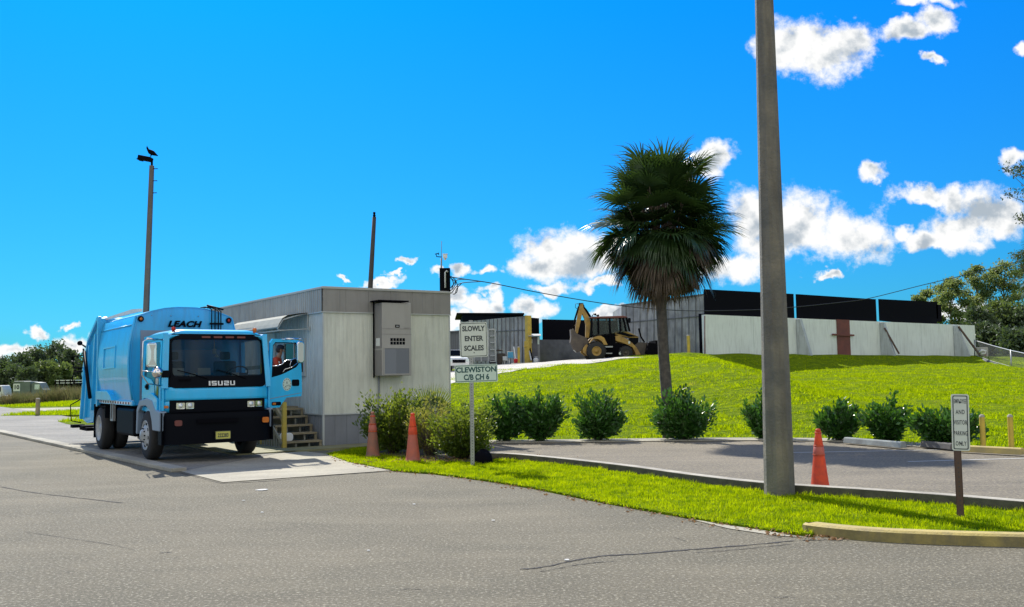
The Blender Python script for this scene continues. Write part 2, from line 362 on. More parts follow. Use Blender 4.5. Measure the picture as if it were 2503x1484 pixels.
    def build(s, name, mats, parent=None, bevel=0, recalc=True):
        me = bpy.data.meshes.new(name); me.from_pydata(s.v, [], s.f); 
        if not isinstance(mats, (list, tuple)): mats = [mats]
        for m in mats: me.materials.append(m)
        me.polygons.foreach_set('material_index', s.m); me.polygons.foreach_set('use_smooth', s.sm)
        if recalc:
            bm = bmesh.new(); bm.from_mesh(me); bmesh.ops.recalc_face_normals(bm, faces=bm.faces); bm.to_mesh(me); bm.free()
        me.update(); o = bpy.data.objects.new(name, me); COL.objects.link(o)
        if parent is not None: o.parent = parent
        if bevel:
            md = o.modifiers.new('bevel', 'BEVEL'); md.width = bevel; md.segments = 2; md.limit_method = 'ANGLE'; md.angle_limit = R(40)
        return o
def rrect(x0, x1, y0, y1, r, k=4, sub=1):
    pts = []
    for (cx, cy, a) in ((x1 - r, y1 - r, 0), (x0 + r, y1 - r, 90), (x0 + r, y0 + r, 180), (x1 - r, y0 + r, 270)):
        pts += [(cx + r * math.cos(R(a + 90 * i / k)), cy + r * math.sin(R(a + 90 * i / k))) for i in range(k + 1)]
    if sub > 1:
        o = []
        for i, p in enumerate(pts):
            q = pts[(i + 1) % len(pts)]; o.append(p)
            if (i + 1) % (k + 1) == 0:
                o += [(p[0] + (q[0] - p[0]) * j / sub, p[1] + (q[1] - p[1]) * j / sub) for j in range(1, sub)]
        pts = o
    return pts
def text(name, body, size, mp_mat, m, parent=None, bold=0.0, shear=0.0, ext=.002, sx=1.0, align='CENTER', spacing=1.0):
    c = bpy.data.curves.new(name, 'FONT'); c.body = body; c.size = size; c.extrude = ext; c.offset = bold; c.shear = shear
    c.align_x = align; c.align_y = 'CENTER'; c.space_character = spacing; c.resolution_u = 3
    t = bpy.data.objects.new('tmp', c); COL.objects.link(t); bpy.context.view_layer.update()
    me = bpy.data.meshes.new_from_object(t); bpy.data.objects.remove(t); bpy.data.curves.remove(c)
    me.name = name; me.transform(mp_mat @ Matrix.Diagonal((sx, 1, 1, 1))); me.materials.clear(); me.materials.append(m)
    o = bpy.data.objects.new(name, me); COL.objects.link(o)
    if parent is not None: o.parent = parent
    return o
FACE = Matrix.Rotation(PI / 2, 4, 'X')      # text upright, read from -Y
def npmesh(name, V, F, mats, parent=None, smooth=False, midx=None):
    """V (n,3) array, F (m,k) array of equal-size faces"""
    me = bpy.data.meshes.new(name); k = F.shape[1]; m = F.shape[0]
    me.vertices.add(len(V)); me.vertices.foreach_set('co', np.ascontiguousarray(V, dtype=np.float32).ravel())
    me.loops.add(m * k); me.loops.foreach_set('vertex_index', np.ascontiguousarray(F, dtype=np.int32).ravel())
    me.polygons.add(m); me.polygons.foreach_set('loop_start', np.arange(0, m * k, k, dtype=np.int32))
    try: me.polygons.foreach_set('loop_total', np.full(m, k, dtype=np.int32))
    except Exception: pass
    if not isinstance(mats, (list, tuple)): mats = [mats]
    for x in mats: me.materials.append(x)
    if midx is not None: me.polygons.foreach_set('material_index', midx.astype(np.int32))
    me.polygons.foreach_set('use_smooth', np.full(m, smooth)); me.update(calc_edges=True); me.validate()
    o = bpy.data.objects.new(name, me); COL.objects.link(o)
    if parent is not None: o.parent = parent
    return o
def leaves(name, P, D, L, Wd, m, parent=None, jitter=.6, extra=None, midx=None):
    """one bent quad per leaf, growing from P along D"""
    n = len(P); D = D + RNG.normal(0, jitter, (n, 3)); D /= np.linalg.norm(D, axis=1)[:, None] + 1e-9
    A = np.cross(D, RNG.normal(0, 1, (n, 3))); A /= np.linalg.norm(A, axis=1)[:, None] + 1e-9
    N_ = np.cross(A, D); L = (L * RNG.uniform(.7, 1.3, n))[:, None]; Wd = (Wd * RNG.uniform(.7, 1.2, n))[:, None]
    V = np.empty((n, 4, 3)); V[:, 0] = P; V[:, 1] = P + D * L * .5 + A * Wd / 2 + N_ * Wd * .15; V[:, 2] = P + D * L; V[:, 3] = P + D * L * .5 - A * Wd / 2 + N_ * Wd * .15
    F = np.arange(n * 4).reshape(n, 4)
    return npmesh(name, V.reshape(-1, 3), F, m, parent, midx=midx)
def vnoise(x, y, cx, cy, seed):
    g = np.random.default_rng(seed).uniform(0, 1, (257, 257)); u_, v_ = x / cx, y / cy; i, j = np.floor(u_).astype(int), np.floor(v_).astype(int); f, h = sst(u_ - i), sst(v_ - j)
    q = lambda a, b: g[a % 257, b % 257]
    return (q(i, j) * (1 - f) + q(i + 1, j) * f) * (1 - h) + (q(i, j + 1) * (1 - f) + q(i + 1, j + 1) * f) * h
def blades(name, P, H_, Wd, m, lean=.45, parent=None):
    n = len(P); a = RNG.uniform(0, 2 * PI, n); H_ = H_ * RNG.uniform(.5, 1.3, n); l = RNG.uniform(.1, 1, n) * lean
    b = RNG.uniform(0, 2 * PI, n); V = np.empty((n, 3, 3)); w2 = Wd * RNG.uniform(.6, 1.2, n) / 2
    off = np.stack([np.cos(a) * w2, np.sin(a) * w2, np.zeros(n)], 1)
    V[:, 0] = P - off; V[:, 1] = P + off
    V[:, 2] = P + np.stack([np.cos(b) * l * H_, np.sin(b) * l * H_, H_ * np.sqrt(1 - np.clip(l, 0, .9) ** 2)], 1)
    return npmesh(name, V.reshape(-1, 3), np.arange(n * 3).reshape(n, 3), m, parent)
def in_poly(x, y, poly):
    c = np.zeros(len(x), bool); n = len(poly)
    for i in range(n):
        x0, y0 = poly[i][0], poly[i][1]; x1, y1 = poly[(i + 1) % n][0], poly[(i + 1) % n][1]
        k = ((y0 > y) != (y1 > y)) & (x < (x1 - x0) * (y - y0) / ((y1 - y0) + 1e-12) + x0); c ^= k
    return c
def scatter(poly, n):
    xs = [p[0] for p in poly]; ys = [p[1] for p in poly]
    x = RNG.uniform(min(xs), max(xs), n); y = RNG.uniform(min(ys), max(ys), n); k = in_poly(x, y, poly); return x[k], y[k]
# ------------------------------------------------------------------ terrain
def sst(t): t = np.clip(t, 0, 1); return t * t * (3 - 2 * t)
def Hh(x, y):
    x = np.asarray(x, float); y = np.asarray(y, float)
    P = np.interp(x, [-18, -11, -6, -3, 0, 4, 8, 12, 20, 32, 45, 75], [0, .5, 1.2, 1.62, 1.78, 1.97, 2.24, 2.4, 2.25, 2.2, 1.9, 0])
    yf = np.interp(x, [-11, -5, -1.2, 6, 8.4, 10.2, 18, 26, 40], [38, 31, 24.3, 23.0, 21.3, 19.6, 20, 27, 28])
    ye = np.interp(x, [-11, 0, 10, 14, 30], [52, 48, 46, 48, 72])
    m = P * sst((y - yf) / (ye - yf)) + .5 * sst((y - 45) / 18) * np.clip(P, 0, 1)
    wy = 60 + 13 * (x - 12) / 23; T = np.interp(x, [12, 35, 50, 80], [2.72, 2.45, 2.0, 0]); Dd = np.interp(x, [12, 22, 35], [1.35, .8, .5])
    lin = np.clip((y - yf) / (wy - 5.2 - yf), 0, 1); m2 = (T - Dd) * (.75 * lin + .25 * sst(lin)) + Dd * sst((y - (wy - 5.6)) / 5.2)
    wgt = sst((x - 8.5) / 4.5); m = m * (1 - wgt) + m2 * wgt
    dip = -1.2 * sst((y - 66) / 45) * np.interp(x, [-30, -12], [1, 0])
    rough = .05 * np.sin(x * 1.3 + y * .7) * np.sin(y * .9 - x * .4) * np.clip(m, 0, 1)
    return -.035 + m + dip + rough
def Hz(x, y): return float(Hh(np.array([x]), np.array([y]))[0])
def gt(px, py, y0=15, y1=120):
    d = ray(px, py); y = y0
    while y < y1:
        p = CAM + d * (y / d.y)
        if p.z <= Hz(p.x, p.y): return p
        y += .1
    return p
def onT(px, Y):
    d = ray(px, 900); x = d.x / d.y * Y; return Vector((x, Y, Hz(x, Y)))
def sheet(name, pts, z, m, kind='structure'):
    mb = MB(); mb.add([(p[0], p[1], z) for p in pts], [list(range(len(pts)))], False)
    o = mb.build(name, m, recalc=False)
    if o.data.polygons[0].normal.z < 0: o.data.flip_normals()
    return tag(o, kind=kind)
def ribbon(name, centre, width, m, lift=.02, step=.7):
    """road sheet draped on the terrain"""
    c = [Vector(p).to_2d() for p in centre]; q = []
    for a, b in zip(c[:-1], c[1:]):
        n = max(2, int((b - a).length / step)); q += [a.lerp(b, i / n) for i in range(n)]
    q.append(c[-1]); V = []; K = 8; F = []
    for i, p in enumerate(q):
        d = (q[min(i + 1, len(q) - 1)] - q[max(i - 1, 0)]).normalized(); nrm = Vector((-d.y, d.x))
        wv_ = width * (1 + .05 * math.sin(i * .7))
        for k in range(K + 1):
            s_ = p + nrm * wv_ * (k / K - .5); V.append((s_.x, s_.y, Hz(s_.x, s_.y) + lift))
    for i in range(len(q) - 1):
        for k in range(K): F.append((i * (K + 1) + k, i * (K + 1) + k + 1, (i + 1) * (K + 1) + k + 1, (i + 1) * (K + 1) + k))
    mb = MB(); mb.add(V, F, True); return tag(mb.build(name, m), kind='structure')
def kerb(name, pts, prof, m, m2=None, dirty=0):  # dirty: index of the profile face that takes the painted-shade material
    """sweep of an (offset, z) profile along ground points"""
    pts = [Vector((p[0], p[1])) for p in pts]; n = len(prof); V = []
    for i, p in enumerate(pts):
        d = (pts[min(i + 1, len(pts) - 1)] - pts[max(i - 1, 0)]).normalized(); nr = Vector((-d.y, d.x))
        for (o_, z_) in prof: V.append((p.x + nr.x * o_, p.y + nr.y * o_, z_))
    F = [(i * n + k, i * n + (k + 1) % n, (i + 1) * n + (k + 1) % n, (i + 1) * n + k) for i in range(len(pts) - 1) for k in range(n)]
    F += [list(range(n))[::-1], [(len(pts) - 1) * n + k for k in range(n)]]
    mb = MB(); mb.add(V, F, False)
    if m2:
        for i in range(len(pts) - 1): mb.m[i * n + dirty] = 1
    return mb.build(name, [m, m2] if m2 else m, bevel=.012)
def smoothline(pts, k=6):
    o = []; P = [Vector((p[0], p[1], 0)) for p in pts]; P = [P[0] * 2 - P[1]] + P + [P[-1] * 2 - P[-2]]
    for i in range(1, len(P) - 2):
        for j in range(k):
            t = j / k; a, b, c, d = P[i - 1], P[i], P[i + 1], P[i + 2]
            o.append(.5 * (2 * b + (c - a) * t + (2 * a - 5 * b + 4 * c - d) * t * t + (3 * b - a - 3 * c + d) * t ** 3))
    o.append(P[-2]); return o

# terrain mesh
gx = np.unique(np.concatenate([np.linspace(-1500, -120, 14), np.linspace(-120, -20, 34), np.linspace(-20, 48, 137), np.linspace(48, 120, 20), np.linspace(120, 1500, 12)]))
gy = np.unique(np.concatenate([np.linspace(-400, 10, 8), np.linspace(10, 18, 5), np.linspace(18, 90, 145), np.linspace(90, 200, 40), np.linspace(200, 3000, 20)]))
X, Y = np.meshgrid(gx, gy); Z = Hh(X.ravel(), Y.ravel())
nx, ny = len(gx), len(gy); ii = np.arange((ny - 1) * (nx - 1)); r_, c_ = ii // (nx - 1), ii % (nx - 1); b0 = r_ * nx + c_
terr = npmesh('ground', np.stack([X.ravel(), Y.ravel(), Z], 1), np.stack([b0, b0 + 1, b0 + nx + 1, b0 + nx], 1), M['turf'], smooth=True)
tag(terr, kind='structure')
EX, EY = Vector((math.cos(R(34.5)), math.sin(R(34.5)), 0)), Vector((-math.sin(R(34.5)), math.cos(R(34.5)), 0))
TC = gp(790, 1093)                                   # trailer corner on the ground
def tl(a, b): return TC + EX * a + EY * b            # trailer frame -> world
far_edge = [gp(1180, 1084), gp(1400, 1082), gp(1640, 1079), gp(1870, 1078), gp(2060, 1081), gp(2210, 1091), gp(2335, 1099), gp(2502, 1110), gp(2800, 1130)]
isl_far = smoothline([gp(1185, 1124), gp(1260, 1126), (gp(1400, 1140)), gp(1560, 1160), gp(1700, 1181), gp(1880, 1203), gp(2100, 1219), gp(2300, 1234), gp(2502, 1252), gp(2800, 1276)])
isl_near = [gp(800, 1112), gp(850, 1130), gp(965, 1153), gp(1060, 1160), gp(1180, 1176), gp(1300, 1195), gp(1450, 1226), gp(1600, 1254), gp(1750, 1280), gp(1880, 1300), gp(1985, 1313), gp(2060, 1316)]
road = [(-90, -30), (70, -30), (70, 12)] + far_edge[::-1] + [tl(3.4, -.3), tl(3.4, -.6), tl(-.2, -.6), tl(-1.4, 4), tl(-1.4, 22), (-26, 47), (-48, 44.5), (-90, 40)]
sheet('road', road, 0.0, M['asphalt'])
park = [p for p in isl_far] + far_edge[::-1]
sheet('parking_lot', park, .005, M['parking'])
yk = smoothline([gp(1996, 1275, .11), gp(2004, 1276, .11), gp(2060, 1282, .11), gp(2158, 1289.5, .11), gp(2333, 1296.5, .11), gp(2502, 1300.5, .11), gp(2900, 1309, .11)])
# island lawn, slightly crowned, with blades
isl_poly = [p for p in isl_near if p.x < gp(1990, 1313).x] + [Vector((p.x, p.y + .02, 0)) for p in yk] + isl_far[::-1] + [gp(1150, 1105), gp(1090, 1096), gp(960, 1090), gp(870, 1098)]
mb = MB(); mb.prism([(p.x, p.y) for p in isl_poly], -.01, .03, lambda a, b, t: (a, b, t)); tag(mb.build('lawn', M['turf']), kind='structure')
kerb_cut = kerb('kerb', isl_far, [(-.14, -.02), (-.14, .14), (.02, .14), (.05, .13), (.05, -.02)], M['kerb'], M['kerbshade']); tag(kerb_cut, kind='structure')
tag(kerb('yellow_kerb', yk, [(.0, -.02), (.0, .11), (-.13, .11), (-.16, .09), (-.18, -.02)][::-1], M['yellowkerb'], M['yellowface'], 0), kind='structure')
gut = smoothline(far_edge)
tag(kerb('gutter', [(p.x, p.y) for p in gut], [(-.1, .012), (-.1, .03), (.75, .03), (.75, .012)][::-1], M['concrete']), kind='structure')
# scale deck, pad, raised edge
pad = [gp(440, 1153), gp(545, 1180), gp(760, 1165), gp(970, 1150), gp(860, 1128), gp(795, 1110), gp(700, 1099), gp(640, 1105)]
sheet('concrete_pad', pad, .010, M['concrete'])
e0 = gp(440, 1153); e1 = gp(0, 1057)
ed = (e1 - e0).normalized()
deck = [e0 + Vector((.02, 0, 0)), e0 + ed * 60, e0 + ed * 60 + EX * 6, gp(700, 1099) + EY * 14, gp(720, 1102)]
sheet('scale_platform', deck, .014, M['platform'])
tag(kerb('scale_edge', [e0, e0 + ed * 60], [(-.12, 0), (-.12, .07), (.16, .07), (.16, 0)], M['concrete']), kind='structure')
# paths and grass strips of the far left
for pts in ([gp(0, 1017), gp(200, 1016), gp(330, 1010), gp(330, 1005), gp(180, 1004), gp(60, 1010)],
            [gp(141, 1031), gp(165, 1038), gp(200, 1042), gp(330, 1045), gp(330, 1030), gp(200, 1023)]):
    sheet('verge', [(p.x, p.y) for p in pts], .02, M['turf'])
sheet('path', [(-90, 60), (-30, 51.5), (-18, 55), (-18, 61), (-34, 58), (-90, 72)], .0, M['concrete'])
ribbon('haul_road', [(5.5, 58), (4, 57), (1, 55.5), (-2.5, 51), (-5, 45), (-9, 38)], 7.5, M['whiteroad'], .03)
# plateau apron in front of the sheds
ribbon('yard', [(-8, 64), (8, 64)], 8, M['platform'], .02)
# bare ground below the front bushes
sheet('planting_bed', [gp(900, 1112), gp(980, 1122), gp(1090, 1133), gp(1190, 1136), gp(1195, 1122), gp(1130, 1105), gp(980, 1098)], .045, M['gravel'])
# grass blades
x, y = scatter(isl_poly, 330000); keep = ~in_poly(x, y, [gp(905, 1112), gp(980, 1120), gp(1090, 1131), gp(1180, 1134), gp(1195, 1122), gp(1130, 1105), gp(980, 1098)]) | (RNG.uniform(0, 1, len(x)) < .12)
x, y = x[keep], y[keep]; x += RNG.normal(0, .05, len(x)); y += RNG.normal(0, .05, len(y))
tag(blades('lawn_grass', np.stack([x, y, np.full(len(x), .025)], 1), .02 + .055 * vnoise(x, y, .14, .11, 8), .013, M['blade'], .8), 'sunlit short grass covering the narrow island between road and car park', 'grass', kind='stuff')
fe = [(p.x, p.y + .35) for p in far_edge]
mp_ = [(-3, 24.6)] + fe + [(24, 27), (34, 50), (37, 72), (13, 59), (4, 54), (-3, 50)]
x, y = scatter(mp_, 620000); k = RNG.uniform(0, 1, len(x)) < np.clip(1.3 - (y - 22) / 38, .25, 1); x, y = x[k], y[k]
nz_ = .6 * vnoise(x, y, .55, .32, 3) + .4 * vnoise(x + 50, y + 9, 1.6, .8, 4); hh = .03 + .22 * np.clip(nz_ - .34, 0, 1)
tag(blades('bank_grass', np.stack([x, y, Hh(x, y) - .01], 1), hh, .04, M['blade'], .9), 'bright sunlit grass growing over the sloping bank', 'grass', kind='stuff')
x, y = RNG.uniform(-34, -16, 60000), RNG.uniform(38, 75, 60000); r1 = (y > 62) | in_poly(x, y, [gp(0, 1017), gp(200, 1016), gp(330, 1010), gp(330, 1005), gp(180, 1004), gp(60, 1010)]) | in_poly(x, y, [gp(141, 1031), gp(165, 1038), gp(200, 1042), gp(330, 1045), gp(330, 1030), gp(200, 1023)])
x, y = x[r1], y[r1]
tag(blades('verge_grass', np.stack([x, y, np.maximum(Hh(x, y), 0)], 1), .16, .05, M['blade'], .7), 'sunlit grass strips beyond the scale at the left', 'grass', kind='stuff')
# line paint
def line(a, b, wd=.1, z=.010):
    a, b = Vector(a), Vector(b); d = (b - a).normalized(); n_ = Vector((-d.y, d.x, 0)) * wd / 2
    return sheet('parking_line', [a - n_, b - n_, b + n_, a + n_], z, M['linepaint'])
line(gp(1900, 1108), gp(2334, 1100)); line(gp(2218, 1129.5), gp(2620, 1118))
# cracks and pale scraps in the road
def crack(pts, wd, z=.004):
    P = smoothline([gp(*p) for p in pts], 10); mb = MB(); V = []
    for i, p in enumerate(P):
        o_ = random.uniform(-.012, .012); ww = wd * random.uniform(.3, 1.3)
        V += [(p.x, p.y + o_ - ww, z), (p.x, p.y + o_ + ww, z)]
    mb.add(V, [(2 * i, 2 * i + 2, 2 * i + 3, 2 * i + 1) for i in range(len(P) - 1)], False)
    return tag(mb.build('road_crack', M['crack']), kind='structure')
crack([(1270, 1392), (1330, 1386), (1400, 1371), (1470, 1360), (1560, 1354), (1700, 1343), (1800, 1335), (1940, 1322)], .022)
crack([(1320, 1398), (1420, 1380), (1500, 1372)], .008)
crack([(1700, 1352), (1790, 1345), (1930, 1331)], .007)
crack([(0, 1190), (80, 1204), (180, 1216), (300, 1230)], .018); crack([(545, 1182), (660, 1176), (800, 1163), (968, 1152)], .02)
crack([(440, 1156), (545, 1183)], .02); crack([(1640, 1312), (1660, 1318), (1680, 1325)], .012)
def scrap(px, py, wpx, name='litter_scrap', lab=None, m=None, z=.006):
    p = gp(px, py); s_ = wpx * (p - CAM).length / FPX / 2; pts = []
    for k in range(9):
        a = 2 * PI * k / 9; r_ = s_ * random.uniform(.55, 1.1); pts.append((p.x + r_ * math.cos(a), p.y + r_ * .8 * math.sin(a), 0))
    mb = MB(); mb.prism([(q[0], q[1]) for q in pts], z, z + .008, lambda a, b, t: (a, b, t)); o = mb.build(name, m or M['litter'])
    return tag(o, lab, 'litter')
scrap(640, 1199, 30, lab='largest white scrap lying on the road in front of the concrete pad')
scrap(1385, 1371, 16, lab='white scrap on the road just above the long crack')
for q in ((1012, 1234, 9), (595, 1225, 7), (640, 1254, 7), (900, 1348, 8), (1205, 1274, 9)):
    o = scrap(q[0], q[1], q[2], lab='tiny pale flake lying on the open asphalt'); o['group'] = 'pale flakes scattered on the road'
# concrete apron scar along the lawn edge
sheet('concrete_patch', [gp(1690, 1271), gp(1760, 1280), gp(1880, 1300), gp(1960, 1314), (gp(1900, 1311)), gp(1780, 1293)], .007, M['concrete'])
# ---------------------------------------------------------------- big concrete pole
def poleobj(name, label, cat, base, top, r0, r1, m, n=8, parent=None):
    base, top = Vector(base), Vector(top)
    t = thing(name, label, cat, base)
    mb = MB(); d = top - base; mb.tube([(0, 0, -.2)] + [tuple(d * (i / 6)) for i in range(7)], [r0] + [r0 + (r1 - r0) * i / 6 for i in range(7)], n, smooth=n > 8)
    mb.build('pole_shaft', m, t, bevel=.012 if n <= 8 else 0); return t, d
b = gp(1905, 1214); Yb = b.y
tp = at(1867, 0, Yb); ext = b + (tp - b) * 1.45
t, d = poleobj('utility_pole', 'huge tapered concrete pole rising out of frame from the grass island', 'pole', b, ext, .200, .200 - .085 * 1.3, M['pole'])
# ---------------------------------------------------------------- left light pole
b = at(345, 1069, 27); b.z = 0; tp = at(371, 405, 27)
t, d = poleobj('light_pole', 'tall brown square lamp pole standing behind the blue truck', 'light pole', b, tp, .115, .078, M['poleleft'], 4)
mb = MB(); mb.tube([d, d + Vector((0, 0, .16))], .03, 8)
mb.build('mount', M['matteblack'], t)
mb = MB(); mb.T = Matrix.Translation(d + Vector((-.17, 0, .2))) @ Matrix.Rotation(R(12), 4, 'Y'); mb.box(-.2, .17, -.12, .12, -.06, .06); mb.box(-.22, -.1, -.13, .13, -.08, -.055)
mb.build('flood_lamp', M['matteblack'], t, bevel=.015)
for k in range(3): z_ = d * (1 - .012 - .045 * k * 1.0); mb = MB(); mb.tube([z_, z_ + Vector((.17, 0, 0))], .012, 6); mb.build('climbing_rung', M['matteblack'], t)
# perched bird on the lamp
bd = b + d + Vector((-.02, 0, .42))
mb = MB(); mb.smooth = True
mb.tube([(-.16, 0, .22), (-.15, 0, .17), (-.12, 0, .1), (-.05, 0, .03), (.06, 0, -.03), (.15, 0, -.08), (.24, 0, -.13)], [.012, .035, .04, .085, .09, .05, .015], 10)
mb.tube([(-.16, 0, .22), (-.15, -.0, .25)], [.02, .004], 6)
mb.tube([(-.02, .02, -.03), (-.04, .02, -.16)], .01, 5); mb.tube([(.02, -.02, -.03), (.0, -.02, -.16)], .01, 5)
o = mb.build('bird', M['matteblack']); o.location = bd - Vector((0, 0, .04)); o.scale = (.78, .78, .78); tag(o, 'dark bird perched on the lamp head of the left pole', 'bird')
# ---------------------------------------------------------------- middle pole
b = at(886, 1040, 32); b.z = 0; tp = at(914.5, 531, 32)
t, d = poleobj('wooden_pole', 'slim dark wooden pole leaning behind the trailer office roof', 'pole', b, tp, .115, .065, M['woodpole'], 12)
mb = MB(); mb.lathe([(0, .17), (.04, .17), (.045, .12), (.03, .1), (.05, .06), (.04, 0), (0, 0)], 10, c=d); mb.build('pole_cap', M['matteblack'], t)
# ---------------------------------------------------------------- trailer office
TR = thing('trailer_office', 'long pale corrugated trailer office with grey skirting behind the steps', 'office trailer', TC, R(34.5))
LX, LY = 3.45, 11.0; Z1, Z2, Z3 = .76, 3.20, 3.72
def ribs(mb, a0, a1, z0, z1, pitch, dep, fn, duty=.5):
    """corrugated sheet; fn(a, d, z)"""
    a = a0; prof = []
    while a < a1 - 1e-6:
        e = min(a + pitch, a1); g = pitch
        for q, d_ in ((0, 0), (g * duty - .01, 0), (g * duty, dep), (g - .01, dep)):
            if a + q < e: prof.append((a + q, d_))
        a += pitch
    prof.append((a1, 0)); V = []
    for (p, d_) in prof: V += [fn(p, d_, z0), fn(p, d_, z1)]
    mb.add(V, [(2 * i, 2 * i + 2, 2 * i + 3, 2 * i + 1) for i in range(len(prof) - 1)], False)
mb = MB(); mb.box(.03, LX - .03, .03, LY - .03, .02, Z3 - .03); mb.build('core_wall', M['wallwhite'], TR)
mb = MB(); ribs(mb, 0, LX, Z1, Z2, .31, .012, lambda a, d, z: (a, -.012 + d, z), .93)
ribs(mb, 0, LX, Z1, Z2, LX * 2, .01, lambda a, d, z: (a, -.0 + d, z)); 
ribs(mb, .02, LX, Z1, Z2, .105, .006, lambda a, d, z: (a, -.016 + d, z), .8); mb.build('end_wall', M['wallwhite'], TR, recalc=False)
mb = MB(); ribs(mb, 0, LY, Z1, Z2, .115, .016, lambda a, d, z: (-.016 + d, a, z), .72); mb.build('side_wall', M['wallside'], TR, recalc=False)
mb = MB(); ribs(mb, -.02, LX + .02, Z2 - .02, Z3, .6, .008, lambda a, d, z: (a, -.045 + d, z), .97); mb.box(-.02, LX + .02, -.035, .0, Z2 - .02, Z3 - .004); mb.build('end_fascia', M['fascia'], TR)
mb = MB(); ribs(mb, -.02, LY, Z2 - .02, Z3, .125, .014, lambda a, d, z: (-.05 + d, a, z), .6); mb.build('side_fascia', M['fasciaside'], TR, recalc=False)
mb = MB(); mb.box(-.07, LX + .06, -.07, LY, Z3, Z3 + .035); mb.box(-.02, LX, -.02, LY, Z3 + .035, Z3 + .06); mb.build('roof', M['roofw'], TR)
mb = MB(); mb.box(-.03, LX + .03, -.055, -.02, Z2 - .045, Z2 - .022); mb.box(-.06, -.02, -.03, LY, Z2 - .045, Z2 - .022); mb.box(-.03, LX, -.035, -.018, Z1 - .02, Z1 + .01); mb.box(-.035, -.018, -.02, LY, Z1 - .02, Z1 + .01)
mb.box(-.028, .02, -.028, .02, 0.02, Z2 - .05); mb.box(LX - .02, LX + .012, -.03, .02, .02, Z2 - .05); mb.build('trim', M['trim'], TR)
mb = MB(); ribs(mb, 0, LX, 0.0, Z1 - .02, .3, .01, lambda a, d, z: (a, -.008 + d, z), .95); ribs(mb, 0, LY, 0, Z1 - .02, .12, .012, lambda a, d, z: (-.008 + d, a, z), .6); mb.build('skirting', M['skirt'], TR, recalc=False)
for i in range(4): mb = MB(); mb.box(.4 + i * .75, .403 + i * .75, -.0485, -.046, Z2, Z3); mb.build('fascia_seam', M['skirt'], TR)
# window and door in the side wall
def side_map(a, b, t): return (t, a, b)
fr = MB(); fr.ring([(1.0, 1.66), (2.45, 1.66), (2.45, 2.58), (1.0, 2.58)], [(1.09, 1.76), (2.36, 1.76), (2.36, 2.49), (1.09, 2.49)], -.02, -.06, side_map)
win = fr.build('window', M['trim'], TR); mb = MB(); mb.box(-.03, -.02, 1.09, 2.36, 1.76, 2.49); mb.build('pane', M['darkglass'], win)
mb = MB(); mb.box(-.05, -.031, 1.7, 1.74, 1.76, 2.49); mb.build('mullion', M['trim'], win)
fr = MB(); fr.ring([(3.0, .95), (4.15, .95), (4.15, 2.88), (3.0, 2.88)], [(3.09, .96), (4.06, .96), (4.06, 2.79), (3.09, 2.79)], -.02, -.065, side_map)
dr = fr.build('door_frame', M['trim'], TR); mb = MB(); mb.box(-.045, -.02, 3.09, 4.06, .96, 2.79); dd = mb.build('door', M['wallwhite'], TR)
mb = MB(); mb.box(-.05, -.044, 3.2, 3.55, 1.75, 2.35); mb.build('pane', M['darkglass'], dd)
mb = MB(); mb.tube([(-.045, 3.18, 1.95), (-.1, 3.18, 1.95)], .03, 8); mb.build('knob', M['steel'], dd)
# awning
AW = thing('awning', 'curved pale metal awning fixed above the office door and window', 'awning', TC, R(34.5))
mb = MB(); y0, y1 = .83, 4.45
pr = [(-.05, 3.20), (-.30, 3.175), (-.56, 3.13), (-.68, 3.06), (-.76, 2.93), (-.80, 2.85)]
mb.smooth = True
V = []; 
for (a, z) in pr: V += [(a, y0, z), (a, y1, z)]
for (a, z) in pr[::-1]: V += [(a, y0, z - .025), (a, y1, z - .025)]
n_ = len(pr) * 2
mb.add(V, [(2 * i, 2 * i + 1, (2 * i + 3) % (2 * n_), (2 * i + 2) % (2 * n_)) for i in range(n_)], False)
mb.build('canopy', M['awning'], AW)
mb = MB()
for k in range(3): a = -.66 - .05 * k; mb.box(a - .012, a + .0, 2.75, y1 + .01, 3.02 - .065 * k, 3.045 - .065 * k)
mb.build('louvre', M['awning'], AW)
mb = MB()
for yq in (y0 + .02, 2.75, y1 - .02):
    mb.tube([(-.04, yq, 3.18), (-.3, yq, 3.13), (-.66, yq, 3.02), (-.8, yq, 2.80), (-.74, yq, 2.76), (-.04, yq, 2.80), (-.04, yq, 3.18)], .016, 6)
mb.tube([(-.74, y0, 2.76), (-.74, y1, 2.76)], .016, 6); mb.box(-.06, -.03, y0 - .12, y0 + .02, 2.76, 2.86)
mb.build('frame', M['trim'], AW)
# AC unit on the end wall
AC = thing('air_conditioner', 'tall taupe wall air conditioner with louvred grille on the trailer end wall', 'air conditioner', TC, R(34.5))
mb = MB(); mb.box(1.31, 2.10, -.46, -.03, 1.64, 3.40); mb.build('housing', M['acbody'], AC, bevel=.012)
mb = MB(); mb.box(1.305, 1.309, -.45, -.04, 2.30, 3.39); mb.box(1.302, 1.31, -.43, -.06, 1.66, 2.26); mb.build('side_panel', M['acdark'], AC)
mb = MB(); mb.ring([(1.345, 1.66), (2.06, 1.66), (2.06, 2.33), (1.345, 2.33)], [(1.37, 1.69), (2.035, 1.69), (2.035, 2.30), (1.37, 2.30)], -.462, -.475, lambda a, b, t: (a, t, b)); g = mb.build('grille_frame', M['acbody'], AC)
mb = MB(); mb.box(1.37, 2.035, -.464, -.4605, 1.69, 2.30)
for k in range(17): mb.box(1.69, 2.03, -.473, -.4645, 1.70 + k * .0355, 1.715 + k * .0355)
mb.build('louvre', M['slat'], g)
mb = MB()
for k in range(5):
    for q in range(2): mb.box(1.53 + k * .082, 1.595 + k * .082, -.464, -.4605, 2.39 + q * .085, 2.46 + q * .085)
mb.build('air_slot', M['black'], AC)
